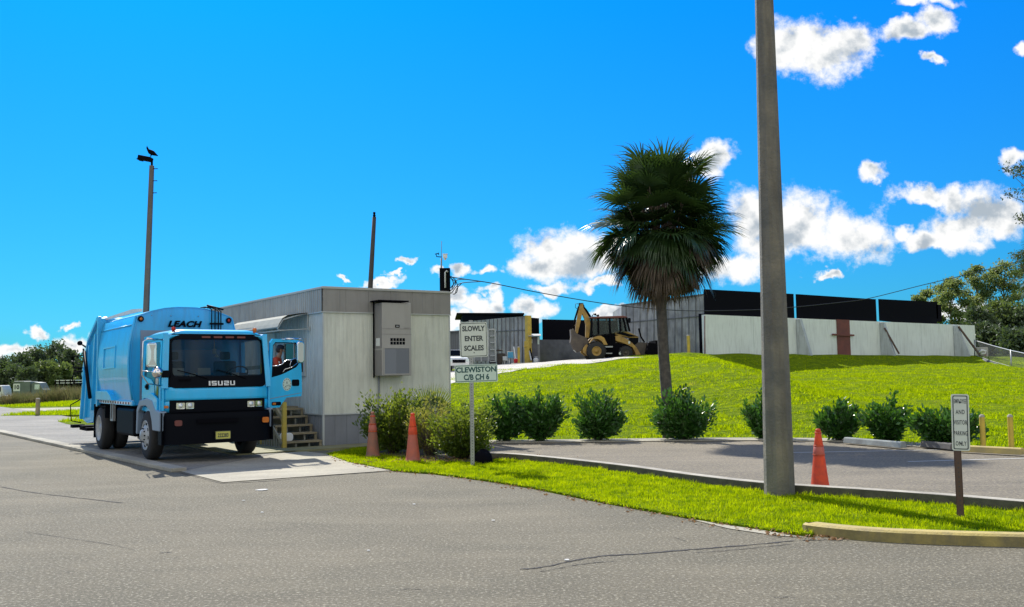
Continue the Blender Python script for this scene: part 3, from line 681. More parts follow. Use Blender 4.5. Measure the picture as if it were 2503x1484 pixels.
mb = MB(); mb.box(1.31, 2.10, -.464, -.4608, 2.635, 2.645); mb.box(1.31, 2.10, -.464, -.4608, 2.765, 2.775); mb.box(1.9, 2.05, -.47, -.4608, 2.79, 2.80); mb.build('seam', M['acdark'], AC)
mb = MB(); mb.box(1.66, 1.78, -.466, -.4608, 2.80, 2.87); bad = mb.build('badge', M['black'], AC)
mb = MB(); mb.box(1.685, 1.755, -.468, -.4665, 2.828, 2.842); mb.build('badge_mark', M['white'], bad)
mb = MB(); mb.box(1.20, 2.02, -.50, -.05, 3.43, 3.46); mb.box(1.275, 1.295, -.08, -.035, 1.6, 3.43); mb.build('rain_cap', M['matteblack'], AC)
mb = MB(); mb.tube([(1.42, -.06, 1.66), (1.42, -.06, 1.2), (1.40, -.05, .8), (1.41, -.05, .1)], .022, 8); mb.build('conduit', M['metalwall'], AC)
mb = MB(); mb.box(1.303, 1.309, -.35, -.15, 2.36, 2.55); mb.build('rating_label', M['paper'], AC)
# steps
ST = thing('wooden_steps', 'weathered wooden steps with slatted side and landing along the trailer', 'steps', TC, R(34.5))
X0, X1 = -.98, -.06
for k in range(5):
    z = .175 * (k + 1) + .02 * (k > 2); y = .28 * k - .05; mb = MB(); mb.box(X0, X1, y - .02, y + .29, z - .04, z); mb.box(X0, X0 + .05, y + .0, y + .03, z - .19, z - .041); mb.box(X1 - .06, X1, y, y + .03, z - .19, z - .041)
    mb.build('tread', M['wood'], ST)
mb = MB()
for xx in (X0 + .3, X0 + .62): 
    for k in range(5): mb.box(xx, xx + .04, .28 * k + .02, 1.4, .175 * k + .0, .175 * k + .13)
mb.build('stringer', M['woodgrey'], ST)
mb = MB(); mb.box(X0, X1, 1.40, 4.4, .885, .93); mb.build('landing', M['wood'], ST)
mb = MB()
for k in range(28):
    y = -.02 + k * .16; h = min(.13 + max(0, y) * .62, .86); mb.box(X0 - .03, X0 - .01, y, y + .085, .02, h)
mb.bar((X0 - .04, -.05, .14), (X0 - .04, 1.3, .9), .03, .07); mb.bar((X0 - .04, 1.3, .88), (X0 - .04, 4.4, .88), .03, .07); mb.box(X0 - .05, X0 - .012, -.05, 4.4, .0, .05)
mb.build('side_lattice', M['woodgrey'], ST)
for yy_, h0, h1 in ((-.06, 0, 1.08), (1.35, 0, 1.98), (4.3, 0, 1.9)):
    mb = MB(); mb.box(X0 - .045, X0 + .045, yy_ - .045, yy_ + .045, h0, h1); mb.build('post', M['yellowpost'], ST)
mb = MB(); mb.bar((X0, -.0, .66), (X0, 1.35, 1.42), .05, .09); mb.bar((X0, 1.35, 1.42), (X0, 4.3, 1.42), .05, .09); mb.bar((X0, 1.35, 1.9), (X0, 4.3, 1.85), .04, .09); mb.build('handrail', M['wood'], ST)
mb = MB(); mb.box(X0 - .5, LX - 1.2, -1.0, -.1, .0, .045); mb.box(-2.4, X0 - .1, -1.0, 4.2, .0, .04)
o = mb.build('walkway', M['greencon']); o.location = TC; o.rotation_euler.z = R(34.5); tag(o, kind='structure')
# hidden rounded pale container on the steps
mb = MB(); mb.prism(rrect(-.15, .15, 0, .19, .075, 5), -.1, .1, lambda a, b, t: (a, t, b)); o = mb.build('container', M['white'], bevel=.02); o.location = tl(-.86, .12) + Vector((0, 0, .176)); o.rotation_euler.z = R(20)
tag(o, 'small rounded white container sitting on the lowest step', 'container')
# service box, antenna mast, wires
MS = thing('service_mast', 'post with dark meter box and conduit behind the right end of the trailer roof', 'utility post', tl(LX - .05, .75))
dm = MS.location.y
pb = at(1087, 683, dm) - MS.location
mb = MB(); mb.box(pb.x - .13, pb.x + .14, -.12, .05, pb.z - .33, pb.z + .29); mb.build('meter_box', M['matteblack'], MS, bevel=.01)
mb = MB(); mb.tube([(pb.x + .02, -.16, pb.z - .24), (pb.x + .02, -.16, pb.z + .17), (pb.x + .06, -.16, pb.z + .21), (pb.x + .09, -.14, pb.z + .18)], .022, 8); mb.build('conduit', M['trim'], MS)
mb = MB(); mb.box(pb.x - .1, pb.x + .1, .06, .2, 0, pb.z - .1); mb.build('post', M['woodpole'], MS)
WS = thing('weather_station', 'small antenna mast with wind vane and white sensor above the trailer', 'weather station', tl(LX - .05, .75))
q = lambda a, b_: tuple(at(a, b_, dm) - WS.location + Vector((0, -.05, 0)))
mb = MB(); mb.tube([q(1078, 700), q(1079, 632)], .022, 8); mb.tube([q(1079, 632), q(1079.5, 590)], .008, 6); mb.build('mast', M['metalwall'], WS)
mb = MB(); mb.tube([q(1079, 629), q(1067, 628), q(1066, 622)], .012, 6); mb.tube([q(1063, 622), q(1070, 620)], .01, 6); mb.add([q(1069, 622), q(1072.5, 617), q(1073, 624)], [(0, 1, 2)]); mb.build('wind_vane', M['matteblack'], WS)
a_ = Vector(q(1088, 627)); mb = MB(); mb.T = Matrix.Translation(a_); mb.box(-.055, .055, -.05, .05, -.05, .05); mb.box(-.065, .07, -.06, .06, .05, .062); mb.lathe([(0, -.1), (.03, -.1), (.03, -.05), (0, -.05)], 10); mb.build('sensor', M['white'], WS)
def wire(name, pts, r, label, cat='cable', k=8, group=None):
    P = [Vector(p) for p in pts]; Q = []; E = [P[0] * 2 - P[1]] + P + [P[-1] * 2 - P[-2]]
    for i in range(1, len(E) - 2):
        for j in range(k):
            t = j / k; a, b, c, d = E[i - 1], E[i], E[i + 1], E[i + 2]
            Q.append(.5 * (2 * b + (c - a) * t + (2 * a - 5 * b + 4 * c - d) * t * t + (3 * b - a - 3 * c + d) * t ** 3))
    Q.append(P[-1]); mb = MB(); mb.tube(Q, r, 6); return tag(mb.build(name, M['cable']), label, cat, group)
cb = [(1099, 677), (1140, 683), (1200, 692), (1300, 712), (1400, 730), (1490, 744), (1570, 753), (1640, 758), (1720, 760), (1856, 757), (1939, 751), (2056, 739), (2125, 729), (2258, 696), (2380, 667), (2502, 635), (2640, 595)]
wire('power_cable', [at(a, b, dm + (a - 1099) / 1540 * 11) for a, b in cb], .012, 'long black power cable sagging from the trailer mast to the right edge')
lp = [[(1101, 678), (1108, 692), (1104, 706)], [(1101, 680), (1113, 690), (1108, 704), (1100, 711)], [(1140, 683), (1118, 684), (1109, 694), (1101, 704)], [(1178, 688), (1128, 692), (1114, 702), (1104, 716)],
      [(1128, 692), (1116, 706), (1112, 718), (1106, 719)], [(1101, 675), (1112, 684), (1118, 700), (1116, 714), (1108, 719)]]
LT = thing('cable_loops', 'bunch of looped drip cables hanging beside the meter box', 'cables', (0, 0, 0))
for L_ in lp:
    o = wire('loop', [at(a, b, dm - .05) for a, b in L_], .011, None, None); o.parent = LT

# dry leaves along the lawn edge and below the bushes
n = 420; seg = RNG.integers(0, len(isl_near) - 1, n); f = RNG.uniform(0, 1, n); A_ = np.array([[p.x, p.y] for p in isl_near]); xy = A_[seg] * (1 - f[:, None]) + A_[seg + 1] * f[:, None] + RNG.normal(0, .10, (n, 2)) + np.array([0, -.05])
n2 = 260; b0_ = np.array([[gp(1090, 1128).x, gp(1090, 1128).y]]) + RNG.normal(0, 1, (n2, 2)) * np.array([.9, .35]); xy = np.vstack([xy, b0_]); z_ = np.concatenate([np.full(n, .012), np.full(n2, .055)])
D2 = RNG.normal(0, 1, (n + n2, 3)); D2[:, 2] = abs(D2[:, 2]) * .15; D2 /= np.linalg.norm(D2, axis=1)[:, None]
tag(leaves('dry_leaves', np.column_stack([xy, z_]), D2, np.full(n + n2, .05), np.full(n + n2, .03), M['dryleaf'], jitter=.02), 'dry brown leaves strewn along the lawn edge and under the front bushes', 'leaf litter', kind='stuff')
crack([(1880, 2 + 1455), (1905, 1462), (1925, 1459), (1945, 1463)], .006); crack([(975, 1443), (1000, 1440), (1030, 1442)], .006); crack([(390, 1352), (420, 1350)], .012)
crack([(0, 1188), (-80, 1178)], .015); crack([(1960, 1322), (2010, 1320), (2060, 1322)], .01); crack([(60, 1300), (140, 1312), (260, 1330), (330, 1345)], .005)
# ---------------------------------------------------------------- garbage truck (local: X to its left, Y rearwards, Z up; origin under the front axle)
TK = thing('garbage_truck', 'light blue rear loading garbage truck stopped on the scale with its cab door open', 'garbage truck', (-6.59, 20.33, .014), R(34.5))
fx = lambda a: .20 * abs(a / 1.13) ** 5
def fy(a, z): return -1.30 + fx(a) + (max(0, z - 1.45) * .16 if z > 1.45 else 0)
def fmap(a, b, t): return (a, fy(a, b) + t, b)
mb = MB()
# lower front panel, nose and floor
mb.grid(-1.13, 1.13, 1.20, 1.47, 26, 4, lambda a, b: (a, fy(a, b) , b)); mb.box(-1.10, 1.10, -1.12, .42, .98, 1.06)
# roof: cambered slab
def rf(a, s):
    e = abs(a / 1.09); k = max(0, e - .6) / .4
    return (a, -1.10 + s * 1.55 - .0 * s, 2.62 - .16 * k ** 2.2 - .10 * max(0, .12 - s) / .12)
mb.grid(-1.09, 1.09, 0, 1, 28, 10, rf)
mb.grid(-1.09, 1.09, 0, 1, 28, 2, lambda a, s: (a, -1.10 - .02 * s + fx(a) * .4, (2.52 if abs(a) < .65 else rf(a, 0)[2]) - s * .05 if s < .6 else 2.50))
# rear wall with window
mb.ring(rrect(-1.09, 1.09, 1.0, 2.50, .12), rrect(-.62, .62, 1.75, 2.25, .08), .40, .44, lambda a, b, t: (a, t, b))
# A pillars, B pillars
for sx in (-1, 1):
    mb.bar((sx * 1.085, -1.16, 1.45), (sx * 1.035, -1.05, 2.50), .10, .08); mb.bar((sx * 1.09, .36, 1.0), (sx * 1.06, .38, 2.45), .08, .12)
    mb.bar((sx * 1.05, -1.08, 2.48), (sx * 1.05, .42, 2.46), .09, .10)
    mb.box(sx * 1.13 - .03, sx * 1.13 + .0, -1.16, -1.02, 1.02, 1.5) if sx > 0 else mb.box(-1.13, -1.10, -1.16, -1.02, 1.02, 1.5)
cab = mb.build('cab', M['blue'], TK, bevel=.0)
for p in cab.data.polygons: pass
sm = cab.modifiers.new('thick', 'SOLIDIFY'); sm.thickness = .012; sm.offset = 0
# corner lower pieces beside the headlamp band
for sx in (-1, 1):
    mb = MB(); mb.grid(.93, 1.14, 1.0, 1.21, 6, 2, lambda a, b: (sx * a, fy(a, b), b)); mb.add([(sx * 1.14, fy(1.14, 1.0), 1.0), (sx * 1.14, -1.0, 1.0), (sx * 1.14, -1.0, 1.47), (sx * 1.14, fy(1.14, 1.2), 1.47)], [(0, 1, 2, 3)])
    o = mb.build('corner_panel', M['blue'], TK); o.modifiers.new('t', 'SOLIDIFY').thickness = .012
# right door (closed), shape in (Y, z)
def smap(sx):
    return lambda a, b, t: (sx * (1.125 - max(0, b - 1.55) * .075 + t), a, b)
door_o = [(-1.0, 1.0), (-.55, 1.0), (-.38, 1.12), (-.2, 1.25), (.38, 1.25), (.38, 1.6), (.36, 2.0), (.32, 2.40), (.25, 2.46), (-.85, 2.46), (-.93, 2.40), (-1.0, 1.6)]
win_i = [(-.88, 1.62), (-.62, 1.50), (-.5, 1.55), (-.34, 1.62), (.10, 1.68), (.28, 1.70), (.28, 1.95), (.26, 2.15), (.24, 2.33), (.2, 2.37), (-.80, 2.37), (-.86, 2.31)]
win_i[11] = (-.86, 2.3)
rd = MB(); rd.ring(door_o, [(-.90, 1.60)] + win_i[1:], -.02, .02, smap(-1)); rdoor = rd.build('door', M['blue'], TK)
rdoor['label'] = 'closed passenger door with small lower peep window'
mb = MB(); mb.prism(win_i, -.008, .004, smap(-1)); mb.build('window_pane', M['darkglass'], rdoor)
mb = MB(); mb.prism([(-.93, 1.20), (-.80, 1.12), (-.68, 1.2), (-.62, 1.5), (-.62, 1.95), (-.88, 1.95), (-.93, 1.6)], .021, .027, smap(-1)); mb.build('peep_window', M['darkglass'], rdoor)
mb = MB(); mb.prism(rrect(-.16, .04, 1.42, 1.54, .03), .018, .03, smap(-1)); mb.prism(rrect(-.1, .0, 1.45, 1.51, .02), .03, .06, smap(-1)); mb.build('handle', M['black'], rdoor)
mb = MB(); mb.prism([(-.95, 1.02), (-.6, 1.02), (-.42, 1.14), (-.25, 1.25), (-.25, 1.33), (-.5, 1.36), (-.8, 1.3), (-.95, 1.25)], .02, .06, smap(-1)); mb.build('wheel_arch_flare', M['blue'], rdoor, bevel=.01)
# windscreen surround, glass, black lower panel
outer = rrect(-1.02, 1.04, 1.45, 2.52, .13, 5, 12); inner = rrect(-.94, .96, 1.68, 2.41, .09, 5, 12)
mb = MB(); mb.ring(outer, inner, -.014, .02, fmap); wf = mb.build('windscreen_frame', M['black'], TK)
mb = MB(); mb.grid(-1.0, 1.0, 1.66, 2.42, 24, 8, lambda a, b: (a, fy(a, b) + .012, b)); mb.build('windscreen', M['winglass'], TK)
def word(letters, x0, z0, h, wd, gap, th):
    mb = MB(); x = x0
    for c in letters:
        W_ = wd * (.32 if c == 'I' else 1); 
        def r_(a0, a1, b0, b1): mb.box(x + a0 * W_, x + a1 * W_, -.010, 0, z0 + b0 * h, z0 + b1 * h)
        if c == 'I': r_(0, 1, 0, 1)
        if c == 'S': r_(0, 1, .78, 1); r_(0, .25, .5, .78); r_(0, 1, .39, .6101); r_(.75, 1, .2, .39); r_(0, 1, 0, .22)
        if c == 'U': r_(0, .27, .18, 1); r_(.73, 1, .18, 1); r_(0.04, .96, 0, .1801)
        if c == 'Z': r_(0, 1, .78, 1); r_(.75, 1, .6, .78); r_(0, 1, .39, .6001); r_(0, .25, .2, .39); r_(0, 1, 0, .22)
        x += W_ + gap
    return mb
mb = word('ISUZU', -.235, 1.49, .09, .101, .028, 0)
for i, v_ in enumerate(mb.v): mb.v[i] = (v_[0], fy(v_[0], v_[2]) - .016 + v_[1], v_[2])
mb.build('lettering', M['white'], TK)
mb = MB(); mb.box(-.85, -.6, -1.32, -1.30, 1.60, 1.63); mb.build('vent_slot', M['matteblack'], TK)
# wipers
for x0 in (-.25, .55):
    mb = MB(); mb.tube([(x0, fy(x0, 1.62) - .02, 1.62), (x0 - .3, fy(0, 1.72) - .03, 1.72), (x0 - .62, fy(0, 1.78) - .03, 1.80)], .010, 5); mb.build('wiper', M['matteblack'], TK)
# headlight band, lamps
mb = MB(); mb.grid(-1.0, 1.0, .98, 1.215, 20, 2, lambda a, b: (a, fy(a, b) - .012, b)); mb.box(-.98, .98, -1.24, -1.16, .98, 1.21); mb.build('lamp_band', M['black'], TK)
for x0 in (-.80, -.62, .66, .84):
    h = MB(); h.prism(rrect(x0 - .08, x0 + .08, 1.045, 1.165, .015), -.03, -.012, fmap); hl = h.build('headlight', M['chrome'], TK)
    h = MB(); h.lathe([(0, -.036), (.048, -.034), (.05, -.028), (0, -.028)], 16, 'Y', (x0, fy(x0, 1.1), 1.105)); h.build('lens', M['headl'], hl)
for x0 in (-1.06, ): 
    h = MB(); h.prism(rrect(-1.12, -1.02, 1.065, 1.115, .012), -.03, .0, fmap); h.build('turn_lamp', M['orange'], TK)
# bumper and lower skirt
def bmp(a, b): return (a, -1.40 + .26 * abs(a / 1.17) ** 6 + (.03 if b > .9 else 0), b)
mb = MB(); mb.grid(-1.17, 1.17, .36, .975, 26, 8, lambda a, b: bmp(a, b)); mb.grid(-1.17, 1.17, 0, 1, 26, 2, lambda a, s: (a, bmp(a, .9)[1] + s * .28, .975)); mb.grid(-1.17, 1.17, 0, 1, 26, 2, lambda a, s: (a, bmp(a, .9)[1] + s * .28, .36))
for sx in (-1, 1): mb.box(min(sx * 1.15, sx * 1.17), max(sx * 1.15, sx * 1.17), -1.26, -1.02, .36, .975)
mb.build('bumper', M['black'], TK)
mb = MB(); mb.box(-.5, .35, -1.455, -1.425, .76, .84); 
for k in range(6): mb.box(-.45 + .13 * k, -.37 + .13 * k, -1.458, -1.456, .77, .83)
mb.build('grille', M['matteblack'], TK)
for x0 in (-.86, .96):
    h = MB(); h.prism(rrect(x0 - .07, x0 + .07, .72, .83, .03), -1.47, -1.40, lambda a, b, t: (a, t + .09, b)); h.build('fog_lamp', M['orange'] if x0 > 0 else M['rust'], TK)
h = MB(); h.prism(rrect(-.14, .18, .43, .595, .02), -1.46, -1.45, lambda a, b, t: (a, t, b)); pl = h.build('licence_plate', M['plate'], TK)
text('plate_number', '222283', .105, Matrix.Translation((.02, -1.4605, .505)) @ FACE, M['ink'], pl, bold=.003, sx=.72)
mb = MB(); mb.ring(rrect(-.14, .18, .43, .595, .02), rrect(-.13, .17, .44, .585, .015), -1.464, -1.461, lambda a, b, t: (a, t, b)); mb.build('plate_frame', M['ink'], pl)
# roof lights
for x0 in (-.88, .84):
    h = MB(); h.lathe([(0, 0), (.035, 0), (.035, .03), (.045, .035), (.042, .09), (.0, .105)], 12, c=(x0, -1.02, 2.56)); h.build('beacon', M['orange'] if x0 > 0 else M['redlens'], TK)
for x0 in (-.25, .0, .25, .5):
    h = MB(); h.prism(rrect(x0 - .09, x0 + .09, 2.44, 2.475, .01), -.022, -.01, fmap); h.build('marker_lamp', M['rust'], TK)
# interior
mb = MB(); mb.box(-1.0, 1.0, -1.12, -.85, 1.35, 1.70); mb.build('dashboard', M['interior'], TK)
for x0 in (-.55, .6):
    mb = MB(); mb.box(x0 - .26, x0 + .26, -.35, .15, 1.35, 1.48); mb.box(x0 - .25, x0 + .25, .12, .25, 1.48, 2.0); mb.box(x0 - .12, x0 + .12, .14, .22, 2.03, 2.2); mb.build('seat', M['interior'], TK, bevel=.04)
mb = MB(); 
mb.T = Matrix.Translation((.6, -.62, 1.72)) @ Matrix.Rotation(R(-40), 4, 'X')
P_ = [(.23 * math.cos(t), .23 * math.sin(t), 0) for t in [2 * PI * k / 24 for k in range(25)]]; mb.tube(P_, .016, 6, cap=False); mb.tube([(0, 0, 0), (0, 0, -.35)], .03, 6); mb.bar((-.22, 0, 0), (.22, 0, 0), .04, .02); mb.build('steering_wheel', M['black'], TK)
for x0, w_ in ((-.82, .26), (-.28, .26), (-.52, .12), (.38, .15)):
    mb = MB(); mb.T = Matrix.Translation((x0, -1.13, 1.75 if w_ > .2 else 1.71)) @ Matrix.Rotation(R(-12), 4, 'X'); mb.box(-w_ / 2, w_ / 2, -.02, .0, -.05, .09 if w_ > .2 else .03); mb.build('dashboard_paper', M['paper'], TK)
mb = MB(); mb.tube([(-.02, -.98, 2.40), (-.02, -.98, 2.22)], .014, 6); mb.lathe([(0, .0), (.05, .01), (.035, .06), (.05, .1), (.0, .12)], 8, c=(-.02, -.98, 2.12)); mb.lathe([(0, .0), (.05, .02), (.0, .08)], 8, c=(.03, -.98, 2.05)); mb.build('hanging_ornament', M['white'], TK)
# open driver's door, hinged at the front left corner, seen from its outer side
DH = Matrix.Translation((1.15, -1.03, 0)) @ Matrix.Rotation(R(14), 4, 'Z')
def dmap(a, b, t): return tuple(DH @ Vector((a, t, b)))
do = [(0, 1.0), (.27, 1.0), (.36, 1.10), (.46, 1.20), (.86, 1.22), (.88, 1.3), (.87, 1.7), (.84, 2.2), (.80, 2.40), (.74, 2.44), (.10, 2.44), (.03, 2.36)]
di = [(.07, 1.63), (.30, 1.68), (.42, 1.72), (.55, 1.77), (.72, 1.84), (.80, 1.92), (.80, 2.0), (.79, 2.15), (.77, 2.27), (.72, 2.37), (.16, 2.37), (.10, 2.3)]
mb = MB(); mb.ring(do, di, -.02, .03, dmap); LD = mb.build('door', M['blue'], TK); LD['label'] = 'open driver door swung out with mirror and round emblem'
mb = MB(); mb.ring(di, [(.09, 1.66), (.30, 1.70), (.42, 1.75), (.55, 1.80), (.70, 1.86), (.775, 1.93), (.78, 2.0), (.77, 2.15), (.75, 2.26), (.71, 2.35), (.17, 2.35), (.12, 2.29)], -.012, .02, dmap); mb.build('window_frame', M['black'], LD)
mb = MB(); mb.prism([(.08, 1.64), (.08, 1.86), (.25, 1.86), (.36, 1.90), (.46, 1.98), (.62, 1.99), (.78, 2.06), (.79, 1.93), (.70, 1.86), (.55, 1.79), (.42, 1.74), (.30, 1.69)], .005, .035, dmap); mb.build('inner_trim', M['black'], LD)
mb = MB(); mb.tube([dmap(.08, 1.87, -.0), dmap(.25, 1.87, 0), dmap(.36, 1.91, 0), dmap(.46, 1.99, 0), dmap(.62, 2.0, 0), dmap(.77, 2.05, 0)], .009, 6); mb.tube([dmap(.36, 1.74, -.02), dmap(.42, 1.80, -.02), dmap(.6, 1.84, -.02), dmap(.74, 1.93, -.02)], .010, 6); mb.tube([dmap(.57, 1.82, -.01), dmap(.56, 1.9, -.01), dmap(.6, 2.0, -.01)], .008, 6); mb.build('grab_handle', M['chrome'], LD)
mb = MB(); mb.prism(rrect(.60, .80, 1.44, 1.58, .035), -.026, -.019, dmap); mb.prism(rrect(.63, .77, 1.47, 1.55, .02), -.032, -.026, dmap); mb.build('handle', M['black'], LD)
mb = MB(); mb.prism([(.47 + .115 * math.cos(2 * PI * k / 28), 1.48 + .135 * math.sin(2 * PI * k / 28)) for k in range(28)], -.024, -.0202, dmap); em = mb.build('emblem', M['sign2'], LD)
mb = MB()
for k in range(36):
    if k % 3 == 2: continue
    a = 2 * PI * k / 36; b_ = 2 * PI * (k + .7) / 36
    mb.add([dmap(.47 + r_ * math.cos(t_), 1.48 + r_ * 1.17 * math.sin(t_), -.0255) for r_, t_ in ((.088, a), (.104, a), (.104, b_), (.088, b_))], [(0, 1, 2, 3)])
for q in ([(.42, 1.44), (.445, 1.40), (.45, 1.45)], [(.47, 1.56), (.452, 1.50), (.482, 1.49)], [(.51, 1.45), (.535, 1.42), (.53, 1.47), (.515, 1.48)], [(.455, 1.46), (.49, 1.43), (.475, 1.47)]):
    mb.add([dmap(a, b, -.0255) for a, b in q], [list(range(len(q)))])
mb.build('emblem_mark', M['inkgreen'], em)
mb = MB(); mb.prism(rrect(.07, .31, 1.045, 1.12, .025), -.03, -.019, dmap); tl_ = mb.build('turn_lamp', M['black'], LD)
mb = MB(); mb.box(0, 0, 0, 0, 0, 0); mb = MB(); mb.prism(rrect(.09, .17, 1.06, 1.105, .012), -.036, -.03, dmap); mb.build('lens', M['orange'], tl_)
mb = MB(); mb.prism([(.02, 1.195), (.33, 1.235), (.86, 1.30), (.86, 1.288), (.33, 1.22), (.02, 1.18)], -.0235, -.0195, dmap); mb.build('crease_line', M['greyf'], LD)
# mirrors
def mirror(par, mp, sgn, x0, zt):
    mb = MB(); mb.tube([mp(x0 - sgn * .33, zt, -.10), mp(x0 - sgn * .02, zt, -.16)], .022, 8); mb.tube([mp(x0 - sgn * .38, zt - .01, -.02), mp(x0, zt - .0, -.18), mp(x0 + sgn * .03, zt, -.2)], .011, 6); mb.build('mirror_arm', M['chrome'], par)
    mb = MB(); mb.prism(rrect(x0 - .095, x0 + .095, zt - .52, zt - .05, .07, 5), -.22, -.15, mp); h = mb.build('mirror', M['chrome'], par, bevel=.02)
    mb = MB(); mb.prism(rrect(x0 - .07, x0 + .07, zt - .49, zt - .08, .05, 5), -.226, -.2205, mp); mb.build('housing_face', M['sign'], h)
mirror(LD, dmap, 1, .70, 2.44)
def mmap(a, b, t): return (a, -1.05 + t, b)
mb = MB(); mb.tube([(-1.08, -.98, 2.40), (-1.42, -1.16, 2.42), (-1.52, -1.16, 2.36), (-1.53, -1.14, 1.72), (-1.40, -1.1, 1.55), (-1.12, -1.0, 1.50)], .013, 6); mb.tube([(-1.2, -1.05, 2.41), (-1.44, -1.16, 2.42)], .022, 8); mb.tube([(-1.53, -1.14, 1.80), (-1.35, -1.14, 1.78), (-1.1, -1.02, 1.72)], .012, 6); mb.build('mirror_arm', M['chrome'], TK)
mb = MB(); mb.prism(rrect(-1.46, -1.26, 1.86, 2.34, .05, 5), -.20, -.12, mmap); h = mb.build('mirror', M['chrome'], TK, bevel=.02)
mb = MB(); mb.prism([(-1.42, 2.30), (-1.29, 2.30), (-1.33, 2.18), (-1.33, 2.02), (-1.27, 1.90), (-1.44, 1.90), (-1.38, 2.02), (-1.38, 2.18)], -.206, -.2005, mmap); mb.build('housing_face', M['sign'], h)
mb = MB(); mb.lathe([(0, -.30), (.05, -.29), (.095, -.26), (.115, -.21), (.11, -.19), (0, -.18)], 20, 'Y', (-1.24, -1.0, 1.76)); mb.build('convex_mirror', M['chrome'], TK)
mb = MB(); mb.prism(rrect(-1.2, -.98, 1.66, 1.80, .05), -.16, -.05, mmap); mb.build('spot_mirror', M['black'], TK, bevel=.02)
for c_ in TK.children: c_.scale.x = .955
# wheels
def wheel(x, y, sx, rim, front, parent=TK, r=.50, wd=.27, name='wheel'):
    t = MB(); R0 = r
    prof = [(.30, -wd / 2), (.42, -wd / 2), (R0 - .03, -wd / 2 + .02), (R0, -wd / 2 + .06), (R0, wd / 2 - .06), (R0 - .03, wd / 2 - .02), (.42, wd / 2), (.30, wd / 2)]
    t.lathe([(a * r / .5, b) for a, b in prof], 32, 'X', (x, y, r)); w0 = t.build(name, M['rubber'], parent)
    f = MB(); s_ = sx; k = r / .5
    if front: pf = [(.305, wd / 2 - .01), (.30, wd / 2 + .01), (.27, wd / 2 - .03), (.17, wd / 2 + .02), (.13, wd / 2 + .05), (.10, wd / 2 + .09), (0, wd / 2 + .10)]
    else: pf = [(.305, wd / 2 - .01), (.30, wd / 2 + .01), (.27, wd / 2 - .04), (.22, wd / 2 - .12), (.12, wd / 2 - .13), (.10, wd / 2 - .03), (0, wd / 2 - .02)]
    f.lathe([(a * k, b * s_) for a, b in pf], 32, 'X', (x, y, r)); f.build('rim', rim, w0)
    if front:
        h = MB()
        for q in range(8):
            a = 2 * PI * q / 8 + .2; h.lathe([(0, s_ * (wd / 2 + .003)), (.036, s_ * (wd / 2 + .003)), (.036, s_ * (wd / 2 - .02))], 10, 'X', (x, y + .215 * math.cos(a), r + .215 * math.sin(a)))
        for q in range(10):
            a = 2 * PI * q / 10; h.lathe([(0, s_ * (wd / 2 + .065)), (.016, s_ * (wd / 2 + .06)), (.016, s_ * (wd / 2 + .0))], 6, 'X', (x, y + .135 * math.cos(a), r + .135 * math.sin(a)))
        h.build('wheel_nut', M['black'], w0)
    return w0
wheel(-.97, 0, -1, M['rim'], True); wheel(.97, 0, 1, M['rim'], True)
wheel(-1.06, 4.0, -1, M['rim'], False); wheel(-.74, 4.0, -1, M['steel'], False); wheel(1.06, 4.0, 1, M['rim'], False); wheel(.74, 4.0, 1, M['steel'], False)
# grey fairing over the front wheel
for sx in (-1, 1):
    mb = MB(); pts = [(-1.2, 1.0), (-1.2, .62), (-.66, .62), (-.60, .80), (-.42, 1.02), (-.1, 1.10), (.30, 1.08), (.52, .95), (.58, .5), (.66, .5), (.62, 1.02), (.40, 1.20), (-.2, 1.26), (-.6, 1.22), (-.85, 1.04)]
    mb.prism([(a, b) for a, b in pts], 1.00, 1.14, lambda a, b, t: (sx * t, a, b)); mb.build('wheel_arch', M['greyf'], TK, bevel=.02)
# chassis
mb = MB(); mb.box(-.45, -.35, -1.2, 6.2, .55, .82); mb.box(.35, .45, -1.2, 6.2, .55, .82); mb.box(-.3, .3, -1.0, .6, .45, 1.0); mb.tube([(-.95, 0, .5), (.95, 0, .5)], .07, 8); mb.tube([(-1, 4, .5), (1, 4, .5)], .1, 8); mb.lathe([(0, -.25), (.2, -.18), (.2, .18), (0, .25)], 12, 'X', (0, 4, .5)); mb.box(-.6, .6, -.9, -.4, .38, .5); mb.build('chassis', M['matteblack'], TK)
mb = MB(); mb.box(-1.12, -.62, .95, 2.55, .42, 1.02); mb.build('fuel_tank', M['black'], TK, bevel=.06)
mb = MB(); mb.box(.62, 1.1, 1.0, 2.7, .45, 1.02); mb.build('battery_box', M['black'], TK, bevel=.05)
mb = MB(); mb.ring([(2.72, .70), (2.98, .70), (2.98, 1.12), (2.72, 1.12)], [(2.77, .75), (2.93, .75), (2.93, 1.08), (2.77, 1.08)], -1.16, -1.10, lambda a, b, t: (t, a, b)); mb.build('ladder_frame', M['steel'], TK)
mb = MB(); mb.box(-1.20, -.6, 4.55, 4.58, .25, 1.05); mb.box(.6, 1.2, 4.55, 4.58, .25, 1.05); mb.box(-1.19, -.62, 3.38, 3.42, .75, 1.05); mb.build('mud_flap', M['black'], TK)
mb = MB(); mb.box(-1.19, -.62, 3.35, 4.6, 1.0, 1.03); mb.build('mudguard', M['matteblack'], TK)
